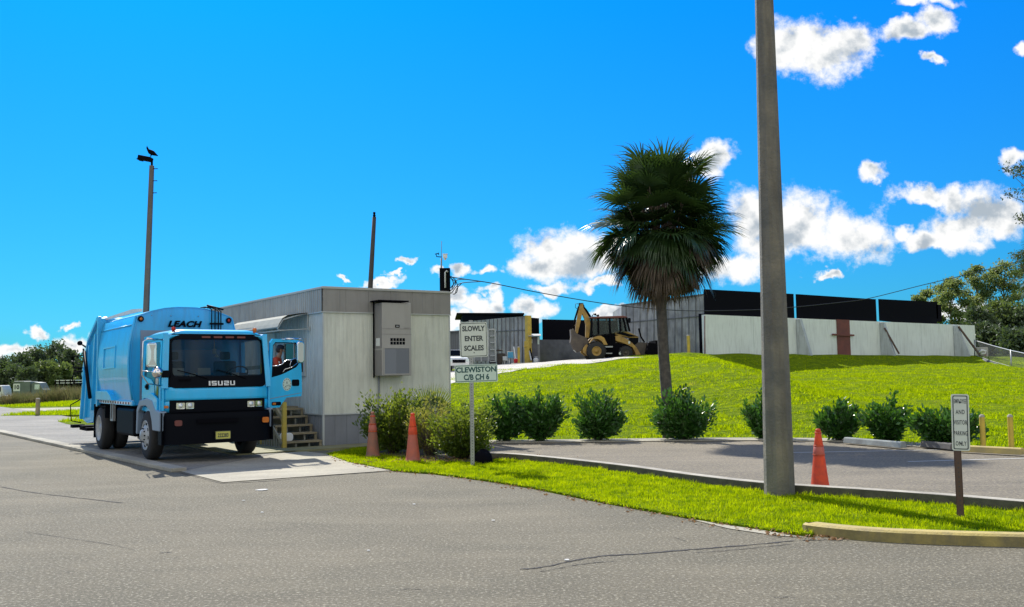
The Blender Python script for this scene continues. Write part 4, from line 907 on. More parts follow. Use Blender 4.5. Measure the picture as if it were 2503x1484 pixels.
# packer body: bulging section lofted along Y
def sec(f=1.0):
    half = [(1.13, 1.10), (1.19, 1.35), (1.235, 1.7), (1.245, 2.05), (1.225, 2.4), (1.17, 2.72), (1.10, 2.98), (1.02, 3.02), (.80, 3.10), (.5, 3.17), (.2, 3.20)]
    return [(a * f, b) for a, b in half] + [(-a * f, b) for a, b in half[::-1]]
s0 = sec(); mb = MB(); n = len(s0)
ys = [.92, 1.02, 1.16, 2.4, 3.6, 4.2]; fs = [1.0, 1.0, .995, .99, .985, .985]
V = []
for y, f in zip(ys, fs):
    for (a, b) in s0: V.append((a * f, y, b if y < 1.2 else min(b, 3.10 + (b - 3.1) * .2)))
mb.add(V, [(i * n + k, i * n + k + 1, (i + 1) * n + k + 1, (i + 1) * n + k) for i in range(len(ys) - 1) for k in range(n - 1)], True)
mb.add([V[k] for k in range(n)], [list(range(n))[::-1]], False); mb.add([(-1.13, y, 1.10) for y in (.92, 4.2)] + [(1.13, y, 1.10) for y in (4.2, .92)], [(0, 1, 2, 3)], False)
body = mb.build('packer_body', M['blue2'], TK)
# front frame lip of the body: recessed opening behind the cab
mb = MB(); inner = rrect(-1.0, 1.0, 1.15, 2.70, .1, 4, 4)
mb.ring([(a, b) for a, b in s0], [(a * .985, b - .012) for a, b in s0], .895, .93, lambda a, b, t: (a, t, b)); mb.build('front_lip', M['blue2'], TK)
mb = MB(); mb.box(-1.02, 1.02, .905, .918, 1.12, 2.68); mb.build('front_recess', M['greyf'], TK)
mb = MB(); mb.tube([(-1.17, .93, 1.2), (-1.262, .93, 1.7), (-1.27, .93, 2.05), (-1.25, .93, 2.4), (-1.13, .93, 2.98)], .03, 8); mb.tube([(-1.15, 1.0, 2.80), (-1.14, 4.2, 2.80)], .018, 6); mb.build('body_edge', M['blue2'], TK)
o = text('lettering', 'LEACH', .175, Matrix.Translation((-.10, .886, 2.82)) @ FACE, M['matteblack'], TK, bold=.009, shear=.28, sx=1.25, ext=.004, spacing=1.05)
for x0 in (-1.02, 1.0):
    h = MB(); h.lathe([(0, .865), (.045, .868), (.065, .88), (.065, .9)], 16, 'Y', (x0, 0, 2.92)); c_ = h.build('clearance_lamp', M['black'], TK)
    h = MB(); h.lathe([(0, .85), (.03, .855), (.035, .864), (0, .864)], 12, 'Y', (x0, 0, 2.92)); h.build('lens', M['redlens'] if x0 > 0 else M['orange'], c_)
mb = MB()
for x0 in (-.78, -.35, .28, .75, 1.05): mb.lathe([(0, .886), (.012, .888), (.012, .9)], 8, 'Y', (x0, 0, 3.0 if abs(x0) < .8 else 2.85))
mb.build('rivet', M['greyf'], TK)
mb = MB()
for x0 in (.58, .66, .74, .80): mb.tube([(x0, .85, 2.60), (x0, .85, 3.12 + .04 * (x0 < .7)), (x0 - .1, .98, 3.22), (x0 - .12, 1.3, 3.22)], .014, 6)
mb.box(.54, .86, .83, .88, 2.82, 2.86); mb.tube([(.5, .95, 3.25), (.9, .98, 3.17)], .022, 6); mb.build('hydraulic_hose', M['black'], TK)
mb = MB(); mb.ring([(2.35, 1.90), (3.55, 1.88), (3.55, 2.38), (2.35, 2.40)], [(2.38, 1.93), (3.52, 1.91), (3.52, 2.35), (2.38, 2.37)], -1.236, -1.214, lambda a, b, t: (t - .015 * (b < 2.2), a, b)); mb.build('placard_frame', M['blue'], TK)
# lower rail with reflective tape, shelf
mb = MB(); mb.box(-1.17, -1.08, .95, 4.3, 1.08, 1.17); mb.box(1.08, 1.17, .95, 4.3, 1.08, 1.17); rl = mb.build('side_rail', M['blue2'], TK)
mb = MB()
for k in range(13): mb.box(-1.173, -1.1702, 1.1 + k * .25, 1.2 + k * .25, 1.10, 1.15)
mb.build('reflector_tape', M['white'], rl)
mb = MB()
for k in range(13): mb.box(-1.1735, -1.1702, 1.205 + k * .25, 1.31 + k * .25, 1.10, 1.15)
mb.build('red_tape', M['rust'], rl)
mb = MB(); mb.prism([(2.5, 1.17), (4.2, 1.17), (4.2, 1.38), (3.0, 1.38), (2.7, 1.30)], -1.27, -1.10, lambda a, b, t: (t, a, b)); mb.build('fender_shelf', M['blue2'], TK, bevel=.01)
# tailgate
tg = [(4.22, 1.12), (4.22, 3.12), (4.5, 3.16), (5.0, 2.98), (5.45, 2.58), (5.85, 2.18), (6.05, 1.75), (6.2, 1.3), (6.3, .95), (6.25, .62), (5.7, .55), (5.0, .60), (4.75, 1.0)]
mb = MB(); mb.prism(tg, -1.16, 1.16, lambda a, b, t: (t, a, b)); TG = mb.build('tailgate', M['blue2'], TK, bevel=.015)
for sx in (-1, 1):
    mb = MB(); e = lambda p0, p1, w_: mb.bar((sx * 1.19, *p0), (sx * 1.19, *p1), .09, w_)
    e((4.27, 1.0), (4.27, 3.16), .10); e((4.35, 3.12), (5.45, 2.62), .09); e((5.45, 2.62), (6.1, 1.75), .10); e((4.6, 2.75), (4.95, .9), .10); e((5.3, 2.5), (5.75, .7), .08); e((5.9, 1.9), (6.3, .65), .09)
    mb.build('stiffener', M['blue2'], TG, bevel=.01)
mb = MB(); mb.tube([(-1.28, 4.8, 1.2), (-1.28, 5.6, 2.35)], .045, 8); mb.tube([(-1.28, 5.1, 1.6), (-1.28, 5.7, 2.42)], .025, 8); mb.build('hydraulic_ram', M['black'], TG)
for z0 in (1.55, 1.95):
    mb = MB(); mb.tube([(-1.2, 6.0, z0), (-1.42, 6.15, z0), (-1.46, 6.15, z0 + .12), (-1.42, 6.15, z0 + .30), (-1.2, 5.95, z0 + .32)], .018, 6); mb.build('grab_rail', M['matteblack'], TG)
mb = MB(); mb.tube([(-1.2, 6.25, .55), (-1.42, 6.4, .6), (-1.45, 6.42, 1.0), (-1.2, 6.3, 1.15)], .016, 6); mb.build('grab_rail', M['matteblack'], TG)
mb = MB(); mb.tube([(-1.19, 5.7, 2.45), (-1.33, 5.75, 2.55)], .02, 6); mb.lathe([(0, -.06), (.06, -.05), (.06, .05), (0, .06)], 10, 'Y', (-1.36, 5.76, 2.57)); mb.build('work_lamp', M['black'], TG)
mb = MB(); mb.box(-1.15, 1.15, 6.3, 7.0, .42, .46); mb.box(-1.1, -.9, 6.0, 6.95, .34, .42); mb.box(.9, 1.1, 6.0, 6.95, .34, .42); mb.box(-1.32, -1.0, 6.75, 7.05, .40, .48); mb.build('rear_step', M['matteblack'], TG)
mb = MB(); mb.prism([(.93, 3.14), (1.6, 3.17), (4.2, 3.13), (4.5, 3.18), (4.2, 3.08), (.93, 3.08)], -1.05, -.98, lambda a, b, t: (t, a, b)); mb.build('roof_rim', M['white'], TK)
for c_ in TK.children:
    if c_.name.split('.')[0] in ('packer_body', 'front_lip', 'front_recess', 'body_edge', 'clearance_lamp', 'rivet', 'hydraulic_hose', 'placard_frame', 'side_rail', 'fender_shelf', 'tailgate', 'roof_rim'): c_.scale.x = .935; c_.location.x = -.055
# ---------------------------------------------------------------- person
def skin_obj(name, verts, edges, radii, m, parent=None, sub=2, root=0):
    me = bpy.data.meshes.new(name); me.from_pydata(verts, edges, []); o = bpy.data.objects.new(name, me); COL.objects.link(o)
    bpy.context.view_layer.objects.active = o
    md = o.modifiers.new('skin', 'SKIN'); md.use_smooth_shade = True
    for i, r_ in enumerate(radii):
        rr = r_ if hasattr(r_, '__len__') else (r_, r_); me.skin_vertices[0].data[i].radius = rr; me.skin_vertices[0].data[i].use_root = (i == root)
    ss = o.modifiers.new('sub', 'SUBSURF'); ss.levels = sub; ss.render_levels = sub
    bpy.context.view_layer.update(); dg = bpy.context.evaluated_depsgraph_get(); me2 = bpy.data.meshes.new_from_object(o.evaluated_get(dg))
    bpy.data.objects.remove(o); me2.name = name; me2.materials.clear(); me2.materials.append(m)
    for p in me2.polygons: p.use_smooth = True
    o = bpy.data.objects.new(name, me2); COL.objects.link(o)
    if parent is not None: o.parent = parent
    return o
# faces +X locally (to the right in the photo), leaning forward on the landing rail
pv = [(0, 0, .88), (.02, 0, 1.02), (.07, 0, 1.2), (.13, 0, 1.36), (.17, 0, 1.44), (.21, 0, 1.52), (.22, 0, 1.61), (.22, 0, 1.68),
      (.12, -.17, 1.34), (.22, -.22, 1.10), (.45, -.16, 1.08), (.54, -.14, 1.09),
      (.12, .17, 1.34), (.20, .21, 1.09), (.42, .14, 1.06), (.50, .12, 1.06),
      (.0, -.10, .80), (.05, -.11, .45), (-.02, -.11, .08), (.10, -.12, .04),
      (.0, .10, .80), (-.06, .11, .45), (-.12, .11, .08), (.0, .12, .04)]
pe = [(0, 1), (1, 2), (2, 3), (3, 4), (4, 5), (5, 6), (6, 7), (3, 8), (8, 9), (9, 10), (10, 11), (3, 12), (12, 13), (13, 14), (14, 15), (0, 16), (16, 17), (17, 18), (18, 19), (0, 20), (20, 21), (21, 22), (22, 23)]
pr_ = [(.13, .16), (.13, .155), (.135, .165), (.12, .16), (.06, .065), (.065, .065), (.10, .08), (.085, .07), .065, .048, .036, .028, .065, .048, .036, .028, .09, .065, .045, .04, .09, .065, .045, .04]
PS = skin_obj('person', pv, pe, pr_, M['skin'])
PS.location = tl(-.50, 1.95) + Vector((0, 0, .93 - .22)); PS.rotation_euler.z = R(-4)
PS.location.z = .93 - .03; PS.scale = (.88, .88, .88)
tag(PS, 'person in red shirt and dark cap leaning forward on the landing behind the truck door', 'person')
sv = [v for v in pv[0:4]] + [pv[8], (.20, -.215, 1.14), pv[12], (.185, .205, 1.13)]
SH = skin_obj('shirt', [(0, 0, .84)] + [pv[1], pv[2], pv[3], (.155, 0, 1.41), pv[8], (.19, -.205, 1.17), pv[12], (.17, .2, 1.16)], [(0, 1), (1, 2), (2, 3), (3, 4), (3, 5), (5, 6), (3, 7), (7, 8)],
   [(.15, .18), (.15, .175), (.155, .185), (.14, .18), (.07, .075), .085, .066, .085, .066], M['shirt'], PS)
TRO = skin_obj('trousers', [(0, 0, .88), pv[16], pv[17], (-.015, -.11, .12), pv[20], pv[21], (-.115, .11, .12)], [(0, 1), (1, 2), (2, 3), (0, 4), (4, 5), (5, 6)], [(.145, .175), .105, .082, .065, .105, .082, .065], M['denim'], PS)
mb = MB(); mb.smooth = True; mb.T = Matrix.Translation((.215, 0, 1.655)) @ Matrix.Rotation(R(6), 4, 'Y')
mb.lathe([(.108, .0), (.112, .03), (.10, .075), (.065, .105), (0, .118)], 20); mb.grid(-1, 1, 0, 1, 8, 3, lambda a, s: (.09 * math.cos(a * 1.1) + s * .10 * math.cos(a * .9), .10 * math.sin(a * 1.1), .012 - .02 * s), True); mb.build('cap', M['cap'], PS)
mb = MB(); mb.smooth = True; mb.T = Matrix.Translation((.195, 0, 1.60)); mb.lathe([(.03, -.07), (.085, -.05), (.106, .0), (.108, .05), (.09, .07)], 16); 
hr = mb.build('hair', M['hair'], PS); 
for v_ in hr.data.vertices:
    if v_.co.x > .235: v_.co.x = .235
mb = MB(); mb.smooth = True
mb.tube([(.30, 0, 1.60), (.335, 0, 1.58), (.31, 0, 1.565)], [.012, .018, .012], 8); mb.lathe([(0, -.012), (.016, 0), (0, .012)], 8, c=(.215, -.098, 1.59)); mb.lathe([(0, -.012), (.016, 0), (0, .012)], 8, c=(.215, .098, 1.59)); mb.build('nose_and_ears', M['skin'], PS)
mb = MB(); mb.smooth = True
for sy in (-1, 1): mb.lathe([(0, -.008), (.010, 0), (0, .008)], 8, c=(.302, sy * .035, 1.62))
mb.tube([(.303, -.02, 1.545), (.308, 0, 1.543), (.303, .02, 1.545)], .004, 6); mb.build('eyes_and_mouth', M['hair'], PS)
for sy, base in ((-1, Vector(pv[11])), (1, Vector(pv[15]))):
    mb = MB(); mb.smooth = True; mb.tube([base + Vector((-.02, 0, 0)), base + Vector((.03, 0, -.005)), base + Vector((.07, 0, -.012))], [.026, .038, .03], 8)
    for k in range(4):
        o_ = (k - 1.5) * .019; L_ = (.062, .074, .070, .052)[k]; b_ = base + Vector((.06, o_, -.01)); mb.tube([b_, b_ + Vector((L_ * .5, 0, -.008)), b_ + Vector((L_ * .85, 0, -.03)), b_ + Vector((L_ * .9, 0, -.05))], [.009, .0085, .008, .006], 6)
    b_ = base + Vector((.02, -sy * .03, 0)); mb.tube([b_, b_ + Vector((.03, -sy * .02, -.01)), b_ + Vector((.06, -sy * .018, -.02))], [.011, .010, .008], 6); mb.build('hand', M['skin'], PS)
mb = MB(); mb.T = Matrix.Translation((.215, -.12, 1.27)) @ Matrix.Rotation(R(20), 4, 'Y'); mb.prism(rrect(-.045, .045, -.028, .028, .01), -.052, -.04, lambda a, b, t: (a, t, b)); mb.build('shirt_patch', M['white'], PS)
for (a, b, c) in ((.10, -.12, .04), (.0, .12, .04)):
    mb = MB(); mb.box(a - .17, a + .10, b - .05, b + .05, -.035, .05); mb.build('boot', M['matteblack'], PS, bevel=.03)
# ---------------------------------------------------------------- traffic cones
def cone(px, py, ptop, label, ms, rings):
    p = gp(px, py); p.z = .035 if py < 1150 else .004; H = (py - ptop) * (p - CAM).length / FPX * .995; r0 = H * .155; r1 = H * .042
    t = thing('traffic_cone', label, 'traffic cone', p, random.uniform(0, 6), 'slim orange traffic cones')
    def rr(h): return r0 + (r1 - r0) * h
    mb = MB(); mb.smooth = True; mb.lathe([(r0 * 1.12, 0), (r0 * 1.12, .018), (rr(.02), .03)] + [(rr(h), H * h) for h in (.1, .3, .5, .55)], 28); mb.build('lower_body', ms[0], t)
    mb = MB(); mb.smooth = True; mb.lathe([(rr(.55), H * .55), (rr(.56) + .006, H * .56), (rr(.70) + .006, H * .70), (rr(.705), H * .705)], 28); mb.build('collar', ms[1], t)
    mb = MB(); mb.smooth = True; mb.lathe([(rr(.705), H * .705), (rr(.72) + .003, H * .715), (rr(.86), H * .86), (rr(.93), H * .925), (r1 * .72, H * .94), (r1 * 1.05, H * .955), (r1 * 1.05, H * .985), (r1 * .6, H), (0, H)], 28); mb.build('top', ms[2], t)
    for h in rings:
        mb = MB(); mb.smooth = True; mb.lathe([(rr(h), H * h - .012), (rr(h) + .008, H * h - .004), (rr(h) + .008, H * h + .008), (rr(h), H * h + .014)], 28); mb.build('ridge', M['cone'], t)
cone(911, 1120, 1013, 'faded brownish traffic cone with grey band in front of the trailer skirting', (M['conefade'], M['coneband'], M['conefade']), (.56, .72, .9))
cone(1009, 1131, 1016, 'traffic cone with bright orange top and dusty foot in front of the bush', (M['coneband'], M['cone'], M['cone']), (.72,))
cone(2004, 1194, 1058, 'clean red orange traffic cone standing on the car park beside the concrete pole', (M['cone'], M['coneband'], M['cone']), (.56, .71, .93))
# ---------------------------------------------------------------- signs
def uchannel(mb, h, x0=0, holes=True):
    mb.box(x0 - .022, x0 + .022, -.004, .0, 0, h); mb.box(x0 - .026, x0 - .022, -.004, .022, 0, h); mb.box(x0 + .022, x0 + .026, -.004, .022, 0, h); mb.box(x0 - .037, x0 - .026, .018, .022, 0, h); mb.box(x0 + .026, x0 + .037, .018, .022, 0, h)
p = gp(1155, 1142); k = p.y / FPX
SG = thing('road_sign', 'pale road sign pair on a galvanised post reading slowly enter scales', 'sign', (p.x, p.y, .03), R(8))
mb = MB(); Hp = (1142 - 790) * k; uchannel(mb, Hp)
mb.mi = 1
for i in range(int(Hp / .05)): mb.box(-.007, .007, -.0062, -.0035, .03 + i * .05, .044 + i * .05)
sp = mb.build('post', [M['steel'], M['ink']], SG)
sh = Matrix.Rotation(R(-1.2), 4, 'Y')
def panel(name, x0, x1, z0, z1, face, ink, lines, parent, r=.035, rot=sh, bd=.035, sp=1.0):
    w_, h_ = x1 - x0, z1 - z0; C_ = Matrix.Translation(((x0 + x1) / 2, -.006, (z0 + z1) / 2)) @ rot
    mp = lambda a, b, t: tuple(C_ @ Vector((a, t, b)))
    mb = MB(); mb.prism(rrect(-w_ / 2, w_ / 2, -h_ / 2, h_ / 2, r, 6), -.004, 0, mp); o = mb.build(name, face, parent)
    mb = MB(); e = .014; mb.ring(rrect(-w_ / 2 + e, w_ / 2 - e, -h_ / 2 + e, h_ / 2 - e, r - e / 2, 6), rrect(-w_ / 2 + e * 1.7, w_ / 2 - e * 1.7, -h_ / 2 + e * 1.7, h_ / 2 - e * 1.7, r - e * .8, 6), -.0056, -.0042, mp); mb.build('border', ink, o)
    for (s_, sz, zz, sx_) in lines: text('wording', s_, sz, C_ @ Matrix.Translation((0, -.0056, zz)) @ FACE, ink, o, bold=sz * bd, sx=sx_, ext=.0004, spacing=sp)
    mb = MB()
    for zz in (h_ * .36, -h_ * .37): mb.lathe([(0, -.012), (.009, -.011), (.009, -.004)], 8, 'Y', tuple(C_ @ Vector((0, 0, zz))))
    mb.build('bolt', ink, o); return o
zs = lambda py: (1142 - py) * k
pn = panel('sign_panel', -.245 + .04, .255 + .04, zs(880), zs(795), M['sign'], M['ink'], [('SLOWLY', .125, .195, .82), ('ENTER', .125, .018, .88), ('SCALES', .125, -.155, .86)], SG)
pn2 = panel('sign_panel', -.345 + .045, .435 + .045 - .01, zs(941), zs(898), M['sign2'], M['inkgreen'], [('CLEWISTON', .128, .062, 1.0), ('C/B CH 6', .135, -.072, .84)], SG, .025)
pn2['label'] = 'lower pale green plate reading CLEWISTON C/B CH 6'; pn['label'] = 'upper plate reading SLOWLY ENTER SCALES'
p = gp(2348, 1273); k = p.y / FPX
S2 = thing('parking_sign', 'narrow white employee and visitor parking only sign on a brown post', 'sign', (p.x, p.y, .03), R(-20))
mb = MB(); uchannel(mb, 170 * k); mb.box(-.03, .03, 0, .01, 0, 170 * k); mb.mi = 1
for i in range(12): mb.box(-.006, .006, -.0062, -.0035, .03 + i * .05, .042 + i * .05)
pp = mb.build('post', [M['brownpost'], M['ink']], S2)
top = (1273 - 976) * k; bot = (1273 - 1112) * k; hh = top - bot
rot2 = Matrix.Rotation(R(1.2), 4, 'Y')
panel('sign_panel', -.088 + .046 * .9, .088 + .046 * .9, bot, top, M['sign'], M['ink'], [('EMPLOYEE', .066, .225, .355), ('AND', .066, .11, .58), ('VISITOR', .066, -.002, .50), ('PARKING', .066, -.118, .45), ('ONLY', .066, -.228, .56)], S2, .022, rot2, .012, 1.12)
# ---------------------------------------------------------------- bollards, wheel stops
def bollard(p, H, r, label, grp='yellow posts at the car park edge', m=M['yellowpost']):
    t = thing('bollard', label, 'bollard', p, 0, grp)
    mb = MB(); mb.smooth = True; mb.lathe([(r, -.1), (r, H - .02)], 20); mb.build('post', m, t)
    mb = MB(); mb.smooth = True; mb.lathe([(r + .002, H - .02), (r * .9, H + .01), (r * .5, H + .03), (0, H + .035)], 20); mb.build('cap', M['kerb'], t); return t
for px, lab in ((2403, 'yellow bollard beside the dark shrub, left of the pair behind the yellow wheel stop'), (2472, 'yellow bollard standing clear on the grass, nearest the right edge')):
    p = gp(px, 1099); bollard(p, 81 * p.y / FPX, .052, lab)
p = gp(92, 1016); bollard(p, 41 * p.y / FPX, .10, 'weathered wooden looking post on the far grass strip left of the truck', 'lone post', M['wood'])
def stop(a, b, m, label, cat='wheel stop'):
    a, b = gp(*a), gp(*b); d = b - a; L_ = d.length; mb = MB(); mb.prism([(-.09, 0), (.09, 0), (.065, .10), (.045, .12), (-.045, .12), (-.065, .10)], 0, L_, lambda p, q, t: (t, p, q)); o = mb.build('wheel_stop', m, bevel=.01)
    o.location = (a.x, a.y, .035); o.rotation_euler.z = math.atan2(d.y, d.x); tag(o, label, cat, 'wheel stops at the far edge of the car park')
stop((2068, 1086), (2208, 1099), M['stoplt'], 'pale greenish concrete wheel stop under two shrubs')
stop((2256, 1096), (2331, 1103), mat('dark_stop', (.13, .12, .11), .85, col2=(.08, .08, .08)), 'dark weathered wheel stop in front of the widest right shrub')
stop((2337, 1107), (2500, 1116), mat('yellow_stop', (.55, .42, .12), .75, col2=(.35, .28, .12)), 'yellow painted wheel stop in front of the two bollards')
# ---------------------------------------------------------------- shrubs
def shrub(px, py, wpx, ptop, label, group, mlf=M['leafdark'], L=.12, Wd=.062, n=2600, lumps=None, name='shrub', bare=0, z=.03, base=None, low=.18):
    p = base if base is not None else gp(px, py); k = p.y / FPX; Rr = wpx * k / 2; H = (py - ptop) * k
    t = thing(name, label, 'shrub', (p.x, p.y, z if base is None else p.z), 0, group); rr = np.random.default_rng(int(px) * 7 + 3)
    tips = []; mb = MB(); mb.smooth = True; ns = lumps or 30
    for i in range(ns):
        a = rr.uniform(0, 2 * PI); f = rr.uniform(.0, 1) ** .55; hgt = H * (low + (1 - low) * rr.uniform(.0, 1) * (1 - .45 * f ** 2.5)); qh = hgt / H; rad = Rr * f * (.42 + .58 * min(1, max(0, (qh - .12) / .38))) * rr.uniform(.85, 1.12)
        tip = Vector((rad * math.cos(a), rad * math.sin(a) * .8, hgt)); tips.append(tip)
        mid = tip * .45 + Vector((rr.normal(0, .04), rr.normal(0, .04), H * .04)); mb.tube([(tip.x * .08, tip.y * .08, -.05), mid, tip], [.014, .009, .004], 5)
    mb.build('stems', M['trunk'], t)
    T = np.array([tuple(q) for q in tips]); idx = rr.integers(0, ns, n); s = rr.uniform(.35 if not bare else .6, 1.08, n)[:, None]
    sig = Rr * rr.uniform(.085, .12); P = T[idx] * s + rr.normal(0, 1, (n, 3)) * np.array([sig, sig, sig * .9]); P[:, 2] = np.maximum(P[:, 2], .09)
    D = T[idx] * .5 + (P - np.array([0, 0, H * .3])); D /= np.linalg.norm(D, axis=1)[:, None]; D[:, 2] += .35
    leaves('foliage', P, D, np.full(n, L), np.full(n, Wd), mlf, t, .55); return t
SGp = 'dark shrubs along the far edge of the car park'
shrub(1238, 1080, 108, 972, 'dark green shrub half hidden behind the loose bush, leftmost of the row', SGp, n=4600, lumps=55)
shrub(1322, 1080, 112, 958, 'tall dark green shrub touching its left neighbour, second from the left of the row', SGp, n=5600, lumps=70)
shrub(1462, 1078, 132, 968, 'round dark green shrub standing alone left of the palm trunk', SGp, n=4200, lumps=40)
shrub(1668, 1076, 150, 964, 'wide dark green shrub growing at the foot of the palm', SGp, n=4600, lumps=44)
shrub(1868, 1074, 108, 966, 'dark green shrub partly covered by the big concrete pole', SGp, n=3600)
shrub(2050, 1079, 106, 988, 'small dark shrub just above the traffic cone in the car park', SGp, n=3200)
shrub(2170, 1084, 122, 974, 'pointed dark shrub rising behind the pale wheel stop', SGp, n=3600)
shrub(2315, 1094, 160, 1000, 'broad dark shrub partly behind the parking only sign', SGp, n=4600, lumps=40)
shrub(962, 1112, 178, 966, 'dense yellow green bush between the two cones beside the trailer', 'bushes in front of the trailer', M['leaflight'], .078, .046, 8000, 60, low=.28)
shrub(1052, 1118, 150, 976, 'sparse twiggy olive bush behind the dusty cone', 'bushes in front of the trailer', M['leafolive'], .06, .032, 3000, 60, bare=1, low=.2)
shrub(1130, 1126, 185, 980, 'loose yellow green bush behind the road sign post', 'bushes in front of the trailer', M['leaflight'], .072, .042, 6200, 60, low=.22)
# spiky fan plant behind the front bush
p = gp(1050, 1108); k = p.y / FPX
FP = thing('fan_palm', 'young spiky fan palm sticking up behind the front bushes', 'palm', (p.x, p.y + .5, .03)); V = []
for f in range(7):
    a0 = -1.1 + f * .36; c = Vector((math.sin(a0) * .18, random.uniform(-.15, .15), .72 + .14 * math.cos(a0))); yaw = random.uniform(-.7, .7)
    for s in range(13):
        an = a0 + (s - 6) * .13; d = Vector((math.sin(an) * math.cos(yaw), math.sin(an) * math.sin(yaw) + .15, math.cos(an))).normalized(); L_ = .62 * (1 - .03 * abs(s - 6)); sd_ = Vector((d.z, 0, -d.x)).normalized() * .012
        V += [c - sd_ * .3, c + d * L_ * .5 - sd_, c + d * L_, c + d * L_ * .5 + sd_]
npmesh('fronds', np.array([tuple(v) for v in V]), np.arange(len(V)).reshape(-1, 4), M['leaflight'], FP)
mb = MB()
for f in range(7): a0 = -1.1 + f * .36; mb.tube([(0, 0, 0), (math.sin(a0) * .18, 0, .75 + .12 * math.cos(a0))], .010, 5)
mb.build('stalks', M['trunk'], FP)
# dark fabric lump and grey box by the bush
p = gp(1180, 1136); mb = MB(); mb.smooth = True
mb.grid(0, 2 * PI, 0, PI / 2, 18, 8, lambda a, b: (.17 * math.cos(a) * math.cos(b) * (1 + .15 * math.sin(3 * a)), .17 * math.sin(a) * math.cos(b), .24 * math.sin(b) ** .8 * (1 + .1 * math.sin(2 * a)))); o = mb.build('ground_cover_roll', M['matteblack']); o.location = (p.x, p.y, .03); tag(o, 'dark lumpy bundle lying at the foot of the road sign post', 'bundle')
p = gp(952, 1100); mb = MB(); mb.box(-.24, .24, -.12, .12, .2, .46); mb.box(-.2, .2, -.13, -.121, .26, .42); mb.box(-.22, -.18, -.1, .1, 0, .2); mb.box(.18, .22, -.1, .1, 0, .2); o = mb.build('utility_box', M['skirt'], bevel=.02); o.location = (p.x, p.y + .45, .03); tag(o, 'low grey metal box on legs hidden behind the dense bush', 'box')
# ---------------------------------------------------------------- palms
def palm(name, label, base, pts, rt, crownr, seed, centre, vr):
    t = thing(name, label, 'palm tree', base); base = Vector(base); rr = random.Random(seed)
    mb = MB(); mb.smooth = True; P = [Vector(q) - base for q in pts]; N = len(P) * 5; Q = []; Rd = []
    for i in range(N + 1):
        s = i / N * (len(P) - 1); j = min(int(s), len(P) - 2); q = P[j].lerp(P[j + 1], s - j); Q.append(q); Rd.append(rt * (1.12 - .18 * i / N) * (1 + .04 * (i % 2)))
    mb.tube(Q, Rd, 16); mb.build('trunk', M['palmtrunk'], t)
    top = P[-1]; live = []; dead = []; stalk = MB()
    def fan(c, d, L, nseg, droop, spread, out):
        d = d.normalized(); side = d.cross(Vector((0, 0, 1)))
        side = side.normalized() if side.length > .05 else Vector((1, 0, 0)); up = side.cross(d)
        roll = rr.uniform(-.5, .5); side, up = side * math.cos(roll) + up * math.sin(roll), up * math.cos(roll) - side * math.sin(roll)
        for s in range(nseg):
            an = (s / (nseg - 1) - .5) * spread + rr.uniform(-.03, .03); dd = (d * math.cos(an) + side * math.sin(an) + up * (.25 * abs(an) - .1)).normalized(); l = L * (1 - .16 * abs(an)) * rr.uniform(.85, 1.08)
            w_ = (dd.cross(up)).normalized() * L * .030; a, b_ = c, None; prev = c; pw = w_ * .35; cur = dd
            g = Vector((0, 0, -1))
            for q in range(4):
                nx_ = prev + cur * l / 4; nw = w_ * (1.0, .9, .55, .04)[q]
                out.extend([prev - pw, prev + pw, nx_ + nw, nx_ - nw]); prev = nx_; pw = nw; cur = (cur + g * droop * (.12 + .22 * q)).normalized()
    ctr = Vector(centre) - base; rh, rv = crownr, crownr * vr; nl, nd = 135, 115
    for i in range(nl):
        ph = i * 2.39996; e = 1.0 - 1.25 * (i + .5) / nl; el_ = math.asin(max(-1, min(1, e))) + rr.uniform(-.1, .1)
        d = Vector((math.cos(ph) * math.cos(el_), math.sin(ph) * math.cos(el_), math.sin(el_))); q = rr.uniform(.25, .64)
        if d.z > 0: hz = math.hypot(d.x, d.y); q *= (hz ** 3.2 + d.z ** 3.2) ** (-1 / 3.2)
        c = ctr + Vector((d.x * rh, d.y * rh, d.z * rv)) * q; L = crownr * rr.uniform(.46, .58) * (1 - .16 * max(0, d.z))
        L *= 1.0 if q > .45 else .95
        stalk.tube([top + Vector((0, 0, .1)), c], [.02, .012], 4); fan(c, d + Vector((rr.uniform(-.25, .25), rr.uniform(-.25, .25), .15 + rr.uniform(-.2, .2))), L, 22, .55 + .35 * max(0, d.z), 2.7, live)
    for i in range(26):
        a_ = i * 2.39996; k_ = .10 + .9 * (i / 26); d = Vector((math.cos(a_) * k_, math.sin(a_) * k_, 1)).normalized(); c = ctr + Vector((d.x * rh, d.y * rh, d.z * rv)) * rr.uniform(.48, .66)
        stalk.tube([top, c], [.02, .012], 4); fan(c, d, crownr * rr.uniform(.36, .48), 20, .65, 2.8, live)
    for i in range(nd):
        ph = i * 2.39996 + .5; f = (i + .5) / nd; el_ = -.02 - 1.25 * f; d = Vector((math.cos(ph) * math.cos(el_), math.sin(ph) * math.cos(el_), math.sin(el_)))
        c = ctr + Vector((d.x * rh, d.y * rh, d.z * rv * .8)) * rr.uniform(.35, .60); L = crownr * rr.uniform(.42, .62)
        stalk.tube([top, c], [.02, .012], 4); fan(c, Vector((d.x * .75, d.y * .75, -.35 - .55 * f)), L, 20, 1.0, 1.5, dead if rr.random() < (f - .12) * 1.4 else live)
    stalk.build('leaf_stalks', M['deadfrond'], t)
    for nm, arr, m in (('fronds', live, M['frond']), ('dead_fronds', dead, M['deadfrond'])):
        A = np.array([tuple(v) for v in arr]); npmesh(nm, A, np.arange(len(A)).reshape(-1, 4), m, t)
    return t
p = gp(1634, 1072); D_ = p.y
